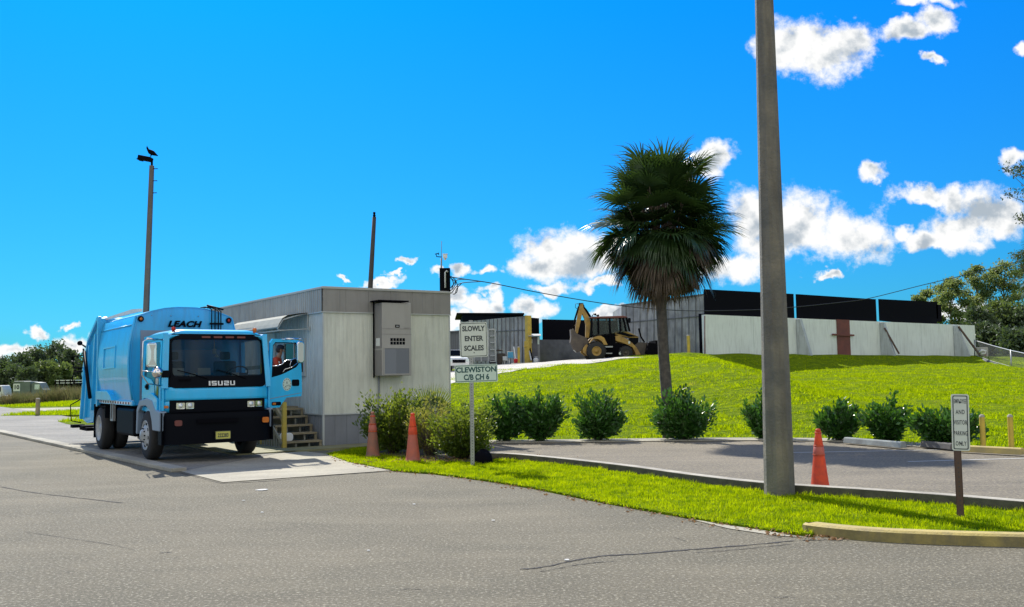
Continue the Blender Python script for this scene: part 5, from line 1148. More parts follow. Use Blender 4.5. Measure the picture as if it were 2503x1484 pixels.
palm('palm_tree', 'sabal palm with round shaggy crown standing on the grass bank', (p.x, p.y, .0), [(p.x, p.y, -.1), at(1629, 960, D_), at(1621, 860, D_), at(1613, 690, D_)], .130, 1.95, 4, at(1622, 562, D_), 1.30)
b = gp(2610, 1085); palm('palm_tree', 'palm mostly outside the frame, its hanging fronds entering at the right edge', (b.x, b.y, .0), [(b.x, b.y, -.1), at(2608, 900, b.y), at(2606, 740, b.y)], .17, 1.12, 9, at(2612, 660, b.y), 1.1)
# ---------------------------------------------------------------- trees
def tree(name, label, base, H, Rr, trunkh, mlf, group, seed, ncl=16, nl=3000, L=.4, flat=.7, lean=0, tr=.16, cat='tree', spread=.34, top=1.0):
    t = thing(name, label, cat, base, 0, group); rr = np.random.default_rng(seed); mb = MB(); mb.smooth = True
    tp_ = Vector((lean, 0, H * .86)); mb.tube([(0, 0, -.4), (lean * .2, 0, H * .3), (lean * .6, .1, H * .6), tp_], [tr, tr * .8, tr * .55, tr * .2], 8); C_ = []
    for i in range(ncl):
        h = trunkh + (H * top - trunkh) * ((i + .5) / ncl) ** .9; prof = math.sin(PI * min(1, max(.08, (h - trunkh) / (H - trunkh) * .82 + .12))) ** .6; a = i * 2.4 + rr.uniform(-.4, .4); f = rr.uniform(.45, 1)
        c = Vector((lean * h / H + Rr * f * prof * math.cos(a), Rr * f * prof * math.sin(a), h)); C_.append(tuple(c)); s0_ = Vector((lean * h / H * .8, 0, h * .8 - .1)); mb.tube([s0_, s0_.lerp(c, .5) + Vector((0, 0, .1)), c], [tr * .35, tr * .22, tr * .08], 5)
    mb.build('trunk', M['trunk'], t); C_ = np.array(C_); idx = rr.integers(0, ncl, nl); cs = Rr * spread * rr.uniform(.6, 1.25, ncl)
    P = C_[idx] + rr.normal(0, 1, (nl, 3)) * cs[idx][:, None] * np.array([1, 1, flat]) * .62
    D = rr.normal(0, 1, (nl, 3)) + np.array([0, 0, .5]); D /= np.linalg.norm(D, axis=1)[:, None]
    leaves('crown', P, D, np.full(nl, L), np.full(nl, L * .55), mlf, t, .3); return t
# far wood at the left
def placeL(px, Y): d = ray(px, 940); x = d.x / d.y * Y; return Vector((x, Y, Hz(x, Y)))
def pz(py, px, Y): return at(px, py, Y).z
FG = 'trees of the far wood at the left'
far = [(-60, 868, 75, 165), (8, 884, 60, 160), (48, 872, 62, 158), (86, 860, 60, 166), (132, 848, 66, 170), (168, 862, 50, 160), (112, 892, 56, 152), (30, 905, 60, 150), (150, 898, 50, 150), (215, 880, 70, 158), (290, 890, 90, 165), (70, 905, 50, 148)]
labs = ['broad dark tree cut by the left edge of the photo in the far wood', 'low rounded tree at the left end of the far wood', 'medium tree left of the tallest crowns of the far wood', 'dark crown just left of the tallest far tree', 'tallest dark crown of the far wood near the truck', 'narrow far tree beside the rear of the garbage truck',
        'lighter green low crown in the middle of the far wood', 'grey green low tree behind the number board', 'yellowish low tree in front of the tallest far crown', 'far tree hidden mostly behind the garbage truck body', 'far tree wholly behind the garbage truck', 'short bushy tree behind the parked green truck']
for i, (px, ptop, wpx, Y) in enumerate(far):
    b = placeL(px, Y); H = pz(ptop, px, Y) - b.z; tree('broadleaf_tree', labs[i], b, H, wpx * Y / FPX / 2 * 1.1, H * .12, M['leaffar2'] if i in (6, 8) else M['leaffar'], FG, 40 + i, 20, 3600, .55, .8, tr=.25, spread=.42)
# weeds
for i, (px, w_, h_, lab) in enumerate(((70, 70, 24, 'dry brown weeds below the parked green truck'), (172, 60, 34, 'tall yellowish weeds beside the rear of the garbage truck'), (125, 60, 18, 'low brown scrub between the far tractor and the green truck'), (10, 40, 12, 'low weeds at the left edge below the white cab'))):
    b = placeL(px, 88); n = 3500; x = b.x + RNG.normal(0, w_ * 88 / FPX * .33, n); y = b.y + RNG.uniform(-3, 3, n); o = blades('weeds', np.stack([x, y, Hh(x, y)], 1), h_ * 88 / FPX * 1.2, .10, M['weed'], .6); tag(o, lab, 'weeds', kind='stuff')
# far vehicles
Yv = 128
def pl(px, py): return at(px, py, Yv)
def sc(a): return a * Yv / FPX
b = placeL(74, Yv); VT = thing('parked_truck', 'dull green truck with box body parked below the far trees', 'truck', b); z0 = b.z; K = Yv / FPX
hh_ = lambda py: pz(py, 74, Yv) - z0
mb = MB(); mb.box(-30 * K, 10 * K, -1.1, 1.1, hh_(966), hh_(932)); mb.box(-30 * K, -6 * K, -1.15, 1.15, hh_(935), hh_(931)); mb.build('box_body', M['farveh'], VT, bevel=.1)
mb = MB(); mb.prism([(12 * K, hh_(970)), (12 * K, hh_(938)), (18 * K, hh_(934)), (30 * K, hh_(936)), (38 * K, hh_(950)), (42 * K, hh_(954)), (42 * K, hh_(970))], -1, 1, lambda a, b, t: (a, t, b)); cb_ = mb.build('cab', M['farveh'], VT)
mb = MB(); mb.box(20 * K, 32 * K, -1.03, -1.005, hh_(952), hh_(940)); mb.build('side_window', M['sign2'], cb_)
mb = MB(); mb.box(-34 * K, 42 * K, -.9, .9, hh_(974), hh_(966.5)); mb.box(-4 * K, 40 * K, -1.2, -1.0, hh_(968), hh_(965)); mb.build('chassis', M['sign'], VT)
for xx in (-22, -8, 32): 
    mb = MB(); mb.lathe([(0, -1.15), (.5, -1.15), (.5, -.8), (0, -.8)], 16, 'Y', (xx * K, 0, .5)); mb.build('wheel', M['rubber'], VT)
b = placeL(6, Yv); VW = thing('parked_truck', 'white truck cab cut by the left edge of the photo', 'truck', b); h2 = lambda py: pz(py, 6, Yv) - b.z
mb = MB(); mb.prism([(-20 * K, h2(978)), (-20 * K, h2(942)), (8 * K, h2(942)), (12 * K, h2(952)), (14 * K, h2(964)), (22 * K, h2(968)), (22 * K, h2(978))], -1.1, 1.1, lambda a, b, t: (a, t, b)); c_ = mb.build('cab', M['farwhite'], VW, bevel=.08)
mb = MB(); mb.box(-10 * K, 7 * K, -1.13, -1.105, h2(957), h2(946)); mb.build('side_window', M['black'], c_)
for xx in (-10, 14):
    mb = MB(); mb.lathe([(0, -1.2), (.5, -1.2), (.5, -.8), (0, -.8)], 16, 'Y', (xx * K, 0, .5)); mb.build('wheel', M['rubber'], VW)
b = placeL(166, Yv); VF = thing('tractor', 'dark open framed tractor with white roof bars behind the weeds', 'tractor', b); h3 = lambda py: pz(py, 166, Yv) - b.z
mb = MB(); mb.box(-24 * K, 26 * K, -1, 1, h3(931), h3(928.5)); mb.box(-20 * K, 30 * K, -1, 1, h3(937), h3(935)); mb.build('roof_bars', M['farwhite'], VF)
mb = MB()
for xx in (-22, -12, 2, 14, 24): mb.box(xx * K - .09, xx * K + .09, -1.0, -.85, h3(975), h3(929)); mb.box(xx * K - .09, xx * K + .09, .85, 1, h3(975), h3(929))
mb.box(-24 * K, 24 * K, -1, 1, h3(968), h3(958)); mb.build('frame', M['matteblack'], VF)
for xx in (-14, 6): 
    mb = MB(); mb.lathe([(0, -1.3), (.4, -1.3), (.85, -1.25), (.85, -.8), (0, -.8)], 20, 'Y', (xx * K, 0, .85)); wv3 = mb.build('wheel', M['rubber'], VF)
mb = MB(); mb.lathe([(0, -1.4), (.35, -1.38), (.5, -1.31), (0, -1.3)], 16, 'Y', (0 * K, 0, h3(956))); mb.build('white_drum', M['farwhite'], VF)
b = placeL(41, Yv - 8); BN = thing('number_board', 'white board with the number 10 in front of the far truck', 'sign', b); K2 = (Yv - 8) / FPX; h4 = lambda py: pz(py, 41, Yv - 8) - b.z
mb = MB(); mb.box(-8 * K2, 8 * K2, -.05, 0, h4(956), h4(938)); bo = mb.build('board', M['sign'], BN); text('number', '10', 10.5 * K2 * 1.3, Matrix.Translation((0, -.06, h4(947))) @ FACE, M['ink'], bo, bold=.03)
mb = MB(); mb.box(-7 * K2, -6 * K2, -.04, 0, 0, h4(956)); mb.box(6 * K2, 7 * K2, -.04, 0, 0, h4(956)); mb.build('legs', M['steel'], BN)
# right pines
PG = 'pines and trees beyond the white wall'
def placeR(px, Y): d = ray(px, 880); x = d.x / d.y * Y; return Vector((x, Y, Hz(x, Y)))
rt = [(2262, 712, 60, 96, 'pine_tree', 'smallest pale pine just above the right black panel', 'pine', 6, .55), (2330, 684, 82, 92, 'pine_tree', 'pine with open round crown left of the tall pair at right', 'pine', 12, .5),
      (2398, 655, 92, 94, 'pine_tree', 'tallest pine with forked limbs at the right', 'pine', 16, .35), (2462, 648, 92, 92, 'pine_tree', 'tall pine nearest the right edge of the photo', 'pine', 16, .3), (2550, 640, 110, 94, 'pine_tree', 'pine cut by the right edge of the photo', 'pine', 16, .3),
      (2400, 760, 66, 84, 'broadleaf_tree', 'bushy dark tree behind the end of the white wall', 'leaffar', 18, .05), (2450, 745, 84, 86, 'broadleaf_tree', 'bushy dark tree behind the chain fence', 'leaffar2', 20, .05), (2520, 760, 90, 84, 'broadleaf_tree', 'dark bushy tree cut by the right edge behind the fence', 'leaffar', 20, .05), (2420, 800, 80, 80, 'broadleaf_tree', 'lowest dark bush directly behind the fence rail', 'leaffar', 18, .02), (2500, 815, 90, 76, 'broadleaf_tree', 'dark undergrowth tree at the lower right behind the fence', 'leaffar', 18, .02)]
for i, (px, ptop, wpx, Y, nm, lab, mt, ncl, th) in enumerate(rt):
    b = placeR(px, Y); b.z = min(b.z, 1.0); H = pz(ptop, px, Y) - b.z
    tree(nm, lab, b, H, wpx * Y / FPX / 2, H * th, M[mt], PG, 80 + i, ncl, 5800 if mt == 'pine' else 6500, .27 if mt == 'pine' else .36, .6, tr=.16, cat='tree', spread=.36 if mt == 'pine' else .46)
# twiggy branch tips at the right edge belong to a small tree standing outside the frame
b = gp(2600, 1100); TW = thing('twiggy_tree', 'small leaved twigs poking in at the upper right edge', 'tree', (b.x, b.y, 0)); mb = MB(); rr = random.Random(5); tips = []
mb.tube([(0, 0, 0), (.1, 0, 2.5), (.05, 0, 4.2), (-.1, 0, 6.0)], [.07, .06, .04, .02], 8)
for i in range(16):
    z_ = 3.2 + i * .17; e = Vector((-rr.uniform(.35, .72), rr.uniform(-.5, .5), z_ + rr.uniform(.1, .5))); mb.tube([(0, 0, z_ - .3), (e.x * .5, e.y * .5, z_), e], [.015, .009, .003], 5); tips.append(e)
mb.build('trunk', M['trunk'], TW); T = np.array([tuple(q) for q in tips]); idx = RNG.integers(0, 16, 500); s = RNG.uniform(.3, 1, 2200)[:, None]; idx = RNG.integers(0, 16, 2200); Pp = T[idx] * np.concatenate([s, s, np.ones((2200, 1))], 1) + RNG.normal(0, .045, (2200, 3)); leaves('foliage', Pp, RNG.normal(0, 1, (2200, 3)), np.full(2200, .06), np.full(2200, .03), M['leaffar'], TW)
# ---------------------------------------------------------------- transfer station (all on the plateau)
def wallbox(mb, a, b, z0, z1, th=.25):
    """vertical slab between ground points a, b; z1 may be a pair"""
    a, b = Vector((a[0], a[1], 0)), Vector((b[0], b[1], 0)); d = (b - a).normalized(); n_ = Vector((-d.y, d.x, 0)) * th; za, zb = z1 if hasattr(z1, '__len__') else (z1, z1); y0_, y1_ = z0 if hasattr(z0, '__len__') else (z0, z0)
    q = [a, b, b + n_, a + n_]; V = [Vector((p.x, p.y, y)) for p, y in zip(q, (y0_, y1_, y1_, y0_))] + [Vector((p.x, p.y, y)) for p, y in zip(q, (za, zb, zb, za))]
    return mb.add([tuple(v) for v in V], [(0, 3, 2, 1), (4, 5, 6, 7), (0, 1, 5, 4), (1, 2, 6, 5), (2, 3, 7, 6), (3, 0, 4, 7)], False)
def yl(px, A, B):   # depth along the line A(px,Y)..B(px,Y) straight in plan at image column px
    (pa, ya), (pb_, yb) = A, B; da, db, dc = ray(pa, 850), ray(pb_, 850), ray(px, 850); xa, xb = da.x / da.y * ya, db.x / db.y * yb; r_ = dc.x / dc.y
    t_ = (r_ * ya - xa) / ((xb - xa) - r_ * (yb - ya)); return ya + t_ * (yb - ya)
WA, WB = (1722, 60), (2382, 73)
def wp(px, py): return at(px, py, yl(px, WA, WB))
WW = thing('push_wall', 'long whitewashed concrete wall with sloping buttresses at the top of the bank', 'wall', (0, 0, 0))
cols = [1722, 1840, 1950, 2042, 2074, 2149, 2250, 2382]; topy = lambda px: 769 + (px - 1722) * (795.5 - 769) / 660
mb = MB()
for a, b_ in zip(cols[:-1], cols[1:]):
    A, B_ = wp(a, topy(a)), wp(b_, topy(b_)); dd_ = (B_ - A).normalized(); wallbox(mb, A, B_ - dd_ * .02, 1.0, (A.z, B_.z), .3)
mb.build('wall_panel', M['wall_white'], WW)
fr_n = (wp(2000, 850) - wp(1900, 850)); fr_n = Vector((fr_n.y, -fr_n.x, 0)).normalized()      # towards the camera side
for i, (px, pf, pb2) in enumerate(((1948, 1961, 1996), (2152, 2163, 2200), (2331, 2352, 2384))):
    A = wp(px, topy(px) + 2); foot = at(pb2, 868, 0 + yl(px, WA, WB) - .9) ; mb = MB(); dn = Vector((foot.x - A.x, foot.y - A.y, 0)); sd_ = Vector((-dn.y, dn.x, 0)).normalized() * .16; tp_ = A + dn.normalized() * .25; V = []
    for s_ in (-1, 1):
        o_ = sd_ * s_; V += [tuple(Vector((A.x, A.y, 1.2)) + o_), tuple(Vector((A.x + dn.x, A.y + dn.y, 1.2)) + o_), tuple(Vector((tp_.x, tp_.y, A.z - .02)) + o_), tuple(A + o_ - Vector((0, 0, .02)))]
    mb.add(V, [(0, 1, 2, 3), (7, 6, 5, 4), (0, 4, 5, 1), (1, 5, 6, 2), (2, 6, 7, 3), (3, 7, 4, 0)], False); mb.build('buttress', M['buttress'], WW)
mb = MB(); A, B_ = wp(2043, topy(2043) - 1) + fr_n * .06, wp(2074, topy(2074) - 1) + fr_n * .06; wallbox(mb, A, B_, 1.2, (A.z, B_.z), .2); mb.bar(wp(2030, 818) + fr_n * .15, wp(2082, 820) + fr_n * .15, .1, .12); mb.build('rusty_column', M['rust'], WW)
for (a, b_, c, d_) in ((2151, 802, 2165, 866), (2331, 798, 2363, 871)):
    mb = MB(); mb.bar(wp(a, b_) + fr_n * .35, wp(c, d_) + fr_n * 1.1, .10, .12); mb.build('steel_strut', M['brownpost'], WW)
mb = MB(); mb.bar(wp(1722, 772), wp(1722, 868), .05, .05); mb.build('edge_angle', M['rust'], WW)
# black panels above
BP = thing('screen_wall', 'row of black sheet panels with gaps standing behind the white wall', 'screen', (0, 0, 0))
for (x0, x1, t0, t1, b0_, b1) in ((1722, 1939, 707, 718.5, 767, 776), (1947, 2140, 719, 731.5, 775, 787), (2149, 2287, 731, 738, 778, 792)):
    mb = MB(); A, B_ = at(x0, t0, yl(x0, WA, WB) + .45), at(x1, t1, yl(x1, WA, WB) + .45); A2, B2 = at(x0, b0_ + 6, A.y), at(x1, b1 + 6, B_.y); wallbox(mb, A, B_, (A2.z, B2.z), (A.z, B_.z), .12); mb.build('panel', M['blackpanel'], BP)
mb = MB()
for px, py in ((2275, 738), (2284, 745)): A = at(px, py, 74.5); mb.box(A.x, A.x + .5, A.y, A.y + 1.5, A.z - 1.3, A.z)
mb.build('return_panel', M['blackpanel'], BP)
# central concrete building: left face and dark column
CB = thing('transfer_building', 'tall grey board marked concrete building behind the loader and palm', 'building', (0, 0, 0)); CA, CBb = (1519, 66), (1722, 60.5)
cp = lambda px, py: at(px, py, yl(px, CA, CBb)); mb = MB(); wallbox(mb, cp(1519, 746), cp(1719, 720), 1.0, (cp(1519, 746).z, cp(1719, 720).z), .3); A = cp(1519, 746); mb.box(A.x, A.x + 4, A.y + .3, A.y + 6, 1, A.z - .1); mb.build('wall', M['con_wall'], CB)
mb = MB(); fn = Vector((cp(1719, 800).y - cp(1519, 800).y, -(cp(1719, 800).x - cp(1519, 800).x), 0)).normalized()
for px in range(1530, 1712, 17): y_ = 746 - (px - 1519) * .13; mb.bar(cp(px, y_ + 1) + fn * .004, cp(px, 884) + fn * .004, .045, .02)
mb.bar(cp(1520, 789) + fn * .006, cp(1718, 772) + fn * .006, .06, .05); mb.bar(cp(1519, 746), cp(1719, 720), .12, .08); mb.build('seam', M['darkwall'], CB)
mb = MB(); A, B_ = cp(1708, 767) + fn * .05, cp(1721, 767) + fn * .05; wallbox(mb, A, B_, 1.2, (A.z, B_.z), .12); mb.build('dark_column', M['blackpanel'], CB)
A = onT(1684, 60.2); A.z += .0; bollard(A, pz(820, 1684, 60.2) - A.z, .10, 'old yellow bollard against the concrete building right of the palm trunk', 'yellow posts by the sheds')
# middle bay
MW = thing('bay_wall', 'stained grey wall with big black sheet above, behind the loader', 'wall', (0, 0, 0)); mb = MB(); A, B_ = at(1318, 830, 70), at(1524, 832, 69); wallbox(mb, A, B_, 1.5, (A.z, B_.z), .3); mb.build('lower_wall', M['darkwall'], MW)
mb = MB(); A, B_ = at(1324.6, 780.5, 70.2), at(1524, 784.5, 69.2); wallbox(mb, A, B_, (at(1324, 832, 70).z, at(1524, 834, 69).z), (A.z, B_.z), .15); mb.build('black_sheet', M['blackpanel'], MW)
mb = MB(); A, B_ = at(1291, 776, 71), at(1317, 778, 71); wallbox(mb, A, B_, at(1300, 816, 71).z, (A.z, B_.z), .15); mb.build('small_sheet', M['blackpanel'], MW)
# left shed
LS = thing('ribbed_shed', 'ribbed concrete shed with low roof and yellow corner post behind the road sign', 'shed', (0, 0, 0)); SA, SB = (1125, 74), (1284, 66); sp_ = lambda px, py: at(px, py, yl(px, SA, SB)); sn = Vector((sp_(1284, 800).y - sp_(1130, 800).y, -(sp_(1284, 800).x - sp_(1130, 800).x), 0)).normalized()
mb = MB(); A, B_ = sp_(1125, 786), sp_(1283, 773); wallbox(mb, A, B_, 1, (A.z, B_.z), .25); mb.build('wall', M['con_wall'], LS)
mb = MB(); 
for px in range(1136, 1284, 10): mb.bar(sp_(px, 787 - (px - 1125) * .082) + sn * .01, sp_(px, 888) + sn * .01, .06, .06)
mb.bar(sp_(1200, 811) + sn * .02, sp_(1283, 807) + sn * .02, .06, .05); mb.build('rib', M['darkwall'], LS)
mb = MB(); A, B_ = sp_(1116, 768.5), sp_(1290, 769.5); C_ = B_ + Vector((0, 0, 0)); back = Vector((-.5, 6, 0)); 
V = [A, B_ + sn * .3, B_ + back, A + back + Vector((0, 0, -.1))]; mb.add([tuple(v) for v in V] + [tuple(v + Vector((0, 0, .12))) for v in V], [(0, 3, 2, 1), (4, 5, 6, 7), (0, 1, 5, 4), (1, 2, 6, 5), (2, 3, 7, 6), (3, 0, 4, 7)], False); mb.build('roof', M['matteblack'], LS)
mb = MB(); A = sp_(1130, 770); B_ = sp_(1284, 772); q = sp_(1130, 787); mb.add([tuple(A), tuple(B_), tuple(q), tuple(A + back), tuple(B_ + back), tuple(q + back)], [(0, 2, 1), (3, 4, 5), (0, 1, 4, 3), (0, 3, 5, 2), (1, 2, 5, 4)], False); mb.build('gable', M['matteblack'], LS)
mb = MB(); A, B_ = sp_(1284.5, 771), sp_(1291.5, 771.5); wallbox(mb, A + sn * .08, B_ + sn * .08, 1.6, (A.z, B_.z), .3); A, B_ = at(1281, 834, sp_(1284, 834).y - .4), at(1292.5, 834, sp_(1284, 834).y - .6); wallbox(mb, A, B_, 1.6, A.z, .2); mb.bar(at(1280, 847, A.y - .1), at(1290, 845, A.y - .1), .06, .10); yp = mb.build('yellow_post', M['yellowpost'], LS)
LM = thing('metal_shed', 'grey sheet metal lean to wall left of the road sign', 'shed', (0, 0, 0)); mb = MB(); A, B_ = at(1060, 815, 68), at(1127, 809.5, 68); wallbox(mb, A, B_, 1, (A.z, B_.z), .2); mb.build('wall', M['metalwall'], LM)
mb = MB(); 
for px in range(1062, 1126, 5): mb.bar(at(px, 815.5 - (px - 1060) * .08, 67.96), at(px, 884, 67.96), .05, .05)
mb.bar(at(1058, 814, 67.9), at(1129, 808.5, 67.9), .2, .08); mb.build('rib', M['darkwall'], LM)
# steel container
DC = thing('waste_container', 'dark ribbed steel container standing behind the road sign', 'container', onT(1168, 62)); b = DC.location; h5 = lambda py: pz(py, 1168, 62) - b.z; K = 62 / FPX
mb = MB(); mb.box(-44 * K, 44 * K, 0, 2.4, h5(882), h5(806)); mb.build('box', M['metalwall'], DC)
mb = MB()
for i in range(6): x_ = (-43 + i * 17.2) * K; mb.box(x_ - .05, x_ + .05, -.08, -.001, h5(884), h5(806))
for py in (806.5, 822, 838, 855, 870, 884): mb.box(30 * K, 44 * K, -.1, -.002, h5(py) - .04, h5(py) + .03)
mb.box(-44 * K, 44 * K, -.09, -.003, h5(808), h5(804)); mb.build('rib', M['steel'], DC)
mb = MB(); 
for xx in (-38, -25, 36): mb.lathe([(0, -.05), (.22, -.05), (.22, .1), (0, .1)], 12, 'Y', (xx * K, 0, .2))
mb.build('wheel', M['rubber'], DC)
# hut
HT = thing('attendant_hut', 'small dark hut with bright tin roof beside the yellow shed post', 'hut', onT(1306, 66)); b = HT.location; K = 66 / FPX; h6 = lambda py: pz(py, 1306, 66) - b.z
mb = MB(); mb.box(-13 * K, 8 * K, 0, 1.4, 0, h6(822)); mb.build('wall', M['darkwall'], HT); mb = MB(); mb.box(8.2 * K, 14 * K, .05, 1.4, 0, h6(822)); mb.build('front_wall', M['metalwall'], HT)
mb = MB(); mb.prism([(-.5, h6(822.5)), (1.6, h6(815)), (1.6, h6(814)), (-.5, h6(821))], -14 * K, 17 * K, lambda a, b, t: (t, a, b)); mb.build('roof', M['roofw'], HT)
mb = MB(); mb.box(-12 * K, -4 * K, -.03, -.005, h6(839), h6(829)); nt_ = mb.build('notice', M['sign'], HT); mb = MB(); mb.box(-9 * K, -7.5 * K, -.036, -.031, h6(837), h6(831)); mb.box(-10.5 * K, -7 * K, -.036, -.031, h6(835), h6(833.5)); mb.build('notice_mark', M['ink'], nt_)
mb = MB(); mb.box(8.5 * K, 12.5 * K, -.08, .04, h6(842), h6(824)); mb.build('meter_box', M['sign2'], HT)
# leaning poles, gas bottle, chairs, bucket, bollard
A = onT(1303, 64); 
for i, (a0, a1, lab) in enumerate(((1298, 1291.5, 'pale plank leaning on the hut'), (1302, 1293, 'dark pole leaning on the hut'))):
    mb = MB(); mb.bar(at(a0, 881, 64.8), at(a1, 849 - i * 4, 65.7), .08, .06); tag(mb.build('leaning_pole', M['trim'] if i == 0 else M['matteblack']), lab, 'pole')
A = onT(1310, 64.5); mb = MB(); mb.smooth = True; mb.lathe([(0, 0), (.15, .0), (.17, .05), (.17, .27), (.12, .33), (.05, .35), (.05, .38), (0, .38)], 16); mb.tube([(.1, 0, .36), (.1, 0, .44), (-.1, 0, .44), (-.1, 0, .36)], .012, 6); o = mb.build('gas_bottle', M['farwhite']); o.location = A; tag(o, 'white gas bottle standing at the foot of the small hut', 'gas bottle')
def chair(px, Y, wd, ht, sm_, fmx, label, back=True, s_=1.0):
    t = thing('chair', label, 'chair', onT(px, Y), R(20)); mb = MB(); mb.box(-wd / 2, wd / 2, -wd / 2, wd / 2, ht * .5, ht * .53); mb.build('seat', sm_, t)
    for a in (-1, 1):
        for b_ in (-1, 1):
            mb = MB(); mb.bar((a * wd * .55, b_ * wd * .6, 0), (a * wd * .42, b_ * wd * .35, ht * .5), .03, .03); mb.build('leg', fmx, t)
    if back:
        mb = MB(); mb.box(-wd / 2, wd / 2, wd * .42, wd * .48, ht * .55, ht); mb.build('backrest', sm_, t)
        mb = MB(); mb.tube([(-wd / 2, wd * .45, ht * .5), (-wd / 2, wd * .47, ht * 1.02), (wd / 2, wd * .47, ht * 1.02), (wd / 2, wd * .45, ht * .5)], .02, 6); mb.build('back_frame', fmx, t)
    return t
chair(1250, 62.5, .40, .80, M['sky_blue_plastic'], M['farwhite'], 'blue folding chair with white legs in front of the ribbed shed'); chair(1237, 62.5, .34, .52, M['farwhite'], M['farwhite'], 'small white folding stool left of the blue chair', True)
t = thing('bucket', 'red plastic tub on the ground beside the yellow bollard', 'tub', onT(1260.5, 61.5)); mb = MB(); mb.smooth = True; mb.lathe([(0, .02), (.10, 0), (.155, .28), (.165, .29), (.145, .27), (0, .25)], 20); mb.build('tub', M['red'], t); mb = MB(); mb.tube([(-.15, 0, .27), (0, 0, .36), (.15, 0, .27)], .01, 5); mb.build('handle', M['farwhite'], t)
mb = MB(); mb.bar(at(1259, 876, 61.6), at(1255.5, 848, 62.2), .06, .06); tag(mb.build('broom_handle', M['farwhite']), 'white pole leaning up out of the red tub', 'pole')
A = onT(1268, 63); bollard(A, pz(848.5, 1268, 63) - A.z, .085, 'yellow bollard beside the red tub in front of the ribbed shed', 'yellow posts by the sheds')
A = onT(1225, 64); mb = MB(); mb.box(-.28, .28, -.2, .2, 0, h5(852) - .2); mb.box(-.38, .1, -.1, .1, .95, 1.05); o = mb.build('pump_unit', M['mud'], bevel=.04); o.location = A; tag(o, 'brown machine box with pipe between container and chairs', 'machine')
# parked car behind the trailer edge
cyy = 56; CR = thing('parked_car', 'white sport utility car half hidden behind the trailer end', 'car', onT(1092, cyy), R(-62)); 
cs = .78
body_ = [(-2.2, .45), (-2.25, .95), (-1.9, 1.05), (-1.3, 1.55), (.6, 1.6), (1.15, 1.1), (2.0, .98), (2.15, .7), (2.12, .4)]
mb = MB(); mb.prism([(a, b) for a, b in body_], -.85, .85, lambda a, b, t: (a * cs, t * cs, b * cs)); mb.build('body', M['white'], CR, bevel=.05)
mb = MB(); mb.prism([(.68, 1.54), (1.12, 1.14), (1.14, 1.16), (.7, 1.57)], -.72, .72, lambda a, b, t: (a * cs + .02, t * cs, b * cs + .01)); mb.prism([(-1.2, 1.1), (-1.1, 1.48), (.5, 1.5), (.95, 1.1)], -.875, .875, lambda a, b, t: (a * cs, t * cs, b * cs)); mb.build('windows', M['black'], CR)
mb = MB(); mb.box(2.13 * cs, 2.19 * cs, -.5 * cs, .5 * cs, .62 * cs, .85 * cs); mb.build('grille', M['black'], CR)
for sy in (-1, 1):
    mb = MB(); mb.box(2.04 * cs, 2.16 * cs, sy * .68 * cs - .1, sy * .68 * cs + .1, .72 * cs, .88 * cs); mb.build('headlight', M['headl'], CR)
    for xx in (-1.4, 1.35): 
        mb = MB(); mb.lathe([(0, -.11), (.34 * cs, -.11), (.34 * cs, .11), (0, .11)], 20, 'Y', (xx * cs, sy * .8 * cs, .34 * cs)); wl_ = mb.build('wheel', M['rubber'], CR); mb = MB(); mb.lathe([(0, sy * .115), (.2 * cs, sy * .115), (.2 * cs, sy * .1)], 16, 'Y', (xx * cs, sy * .8 * cs, .34 * cs)); mb.build('rim', M['steel'], wl_)
# right end: chain fence, grey box, utility pole
FN = thing('chain_fence', 'chain link fence running down the bank at the right edge', 'fence', (0, 0, 0)); fpnts = [(2381, 869, 832, 72), (2425, 885, 845, 66), (2470, 898, 857, 60), (2540, 918, 872, 54), (2640, 950, 890, 48)]; tops = []; bots = []
for (px, pb_, pt_, Y) in fpnts:
    A, B_ = at(px, pb_, Y), at(px, pt_, Y); tops.append(B_); bots.append(A)
    if px in (2381, 2470, 2640): mb = MB(); mb.tube([A - Vector((0, 0, .5)), B_ + Vector((0, 0, .05))], .045, 8); mb.build('post', M['steel'], FN)
mb = MB(); mb.tube(tops, .035, 6); mb.tube([q + Vector((0, 0, .05)) for q in bots], .02, 6); mb.build('rail', M['steel'], FN)
kb = MB(); kb.tube([q + Vector((0, 0, -.1)) for q in bots], .12, 4); kb.build('footing', M['darkwall'], FN)
m = bpy.data.materials.new('chain_mesh'); m.use_nodes = True; t_ = NT(m.node_tree); tr = t_.new('ShaderNodeBsdfTransparent'); mx = t_.new('ShaderNodeMixShader'); mx.inputs[0].default_value = .28; b_ = t_.n['Principled BSDF']; b_.inputs['Base Color'].default_value = (.12, .13, .13, 1); t_.l.new(tr.outputs[0], mx.inputs[1]); t_.l.new(b_.outputs[0], mx.inputs[2]); t_.l.new(mx.outputs[0], t_.n['Material Output'].inputs[0])
mb = MB(); V = [tuple(q) for q in tops] + [tuple(q) for q in bots]; n = len(tops); mb.add(V, [(i, i + 1, n + i + 1, n + i) for i in range(n - 1)], False); mb.build('mesh_fabric', m, FN)
A = at(2400, 882, 74); UB = thing('equipment_box', 'beige equipment box with bright lamp fixture beyond the fence corner', 'box', A); K = 74 / FPX
mb = MB(); mb.box(-16 * K, 16 * K, 0, 1, -.3, 33 * K); mb.build('box', M['acbody'], UB, bevel=.03); mb = MB(); mb.tube([(-8 * K, -.1, 20 * K), (-2 * K, -.15, 25 * K), (8 * K, -.1, 24 * K), (6 * K, -.1, 18 * K), (-4 * K, -.1, 17 * K)], .09, 8); mb.build('lamp_fixture', M['white'], UB); mb = MB(); mb.bar((7 * K, -.1, 24 * K), (5.5 * K, -.1, 2 * K), .15, .1); mb.build('strut', M['rust'], UB)
b = placeR(2365, 88); poleobj('power_pole', 'dark wooden power pole among the pines behind the white wall', 'pole', b, at(2364.5, 748, 88), .2, .17, M['woodpole'], 10)
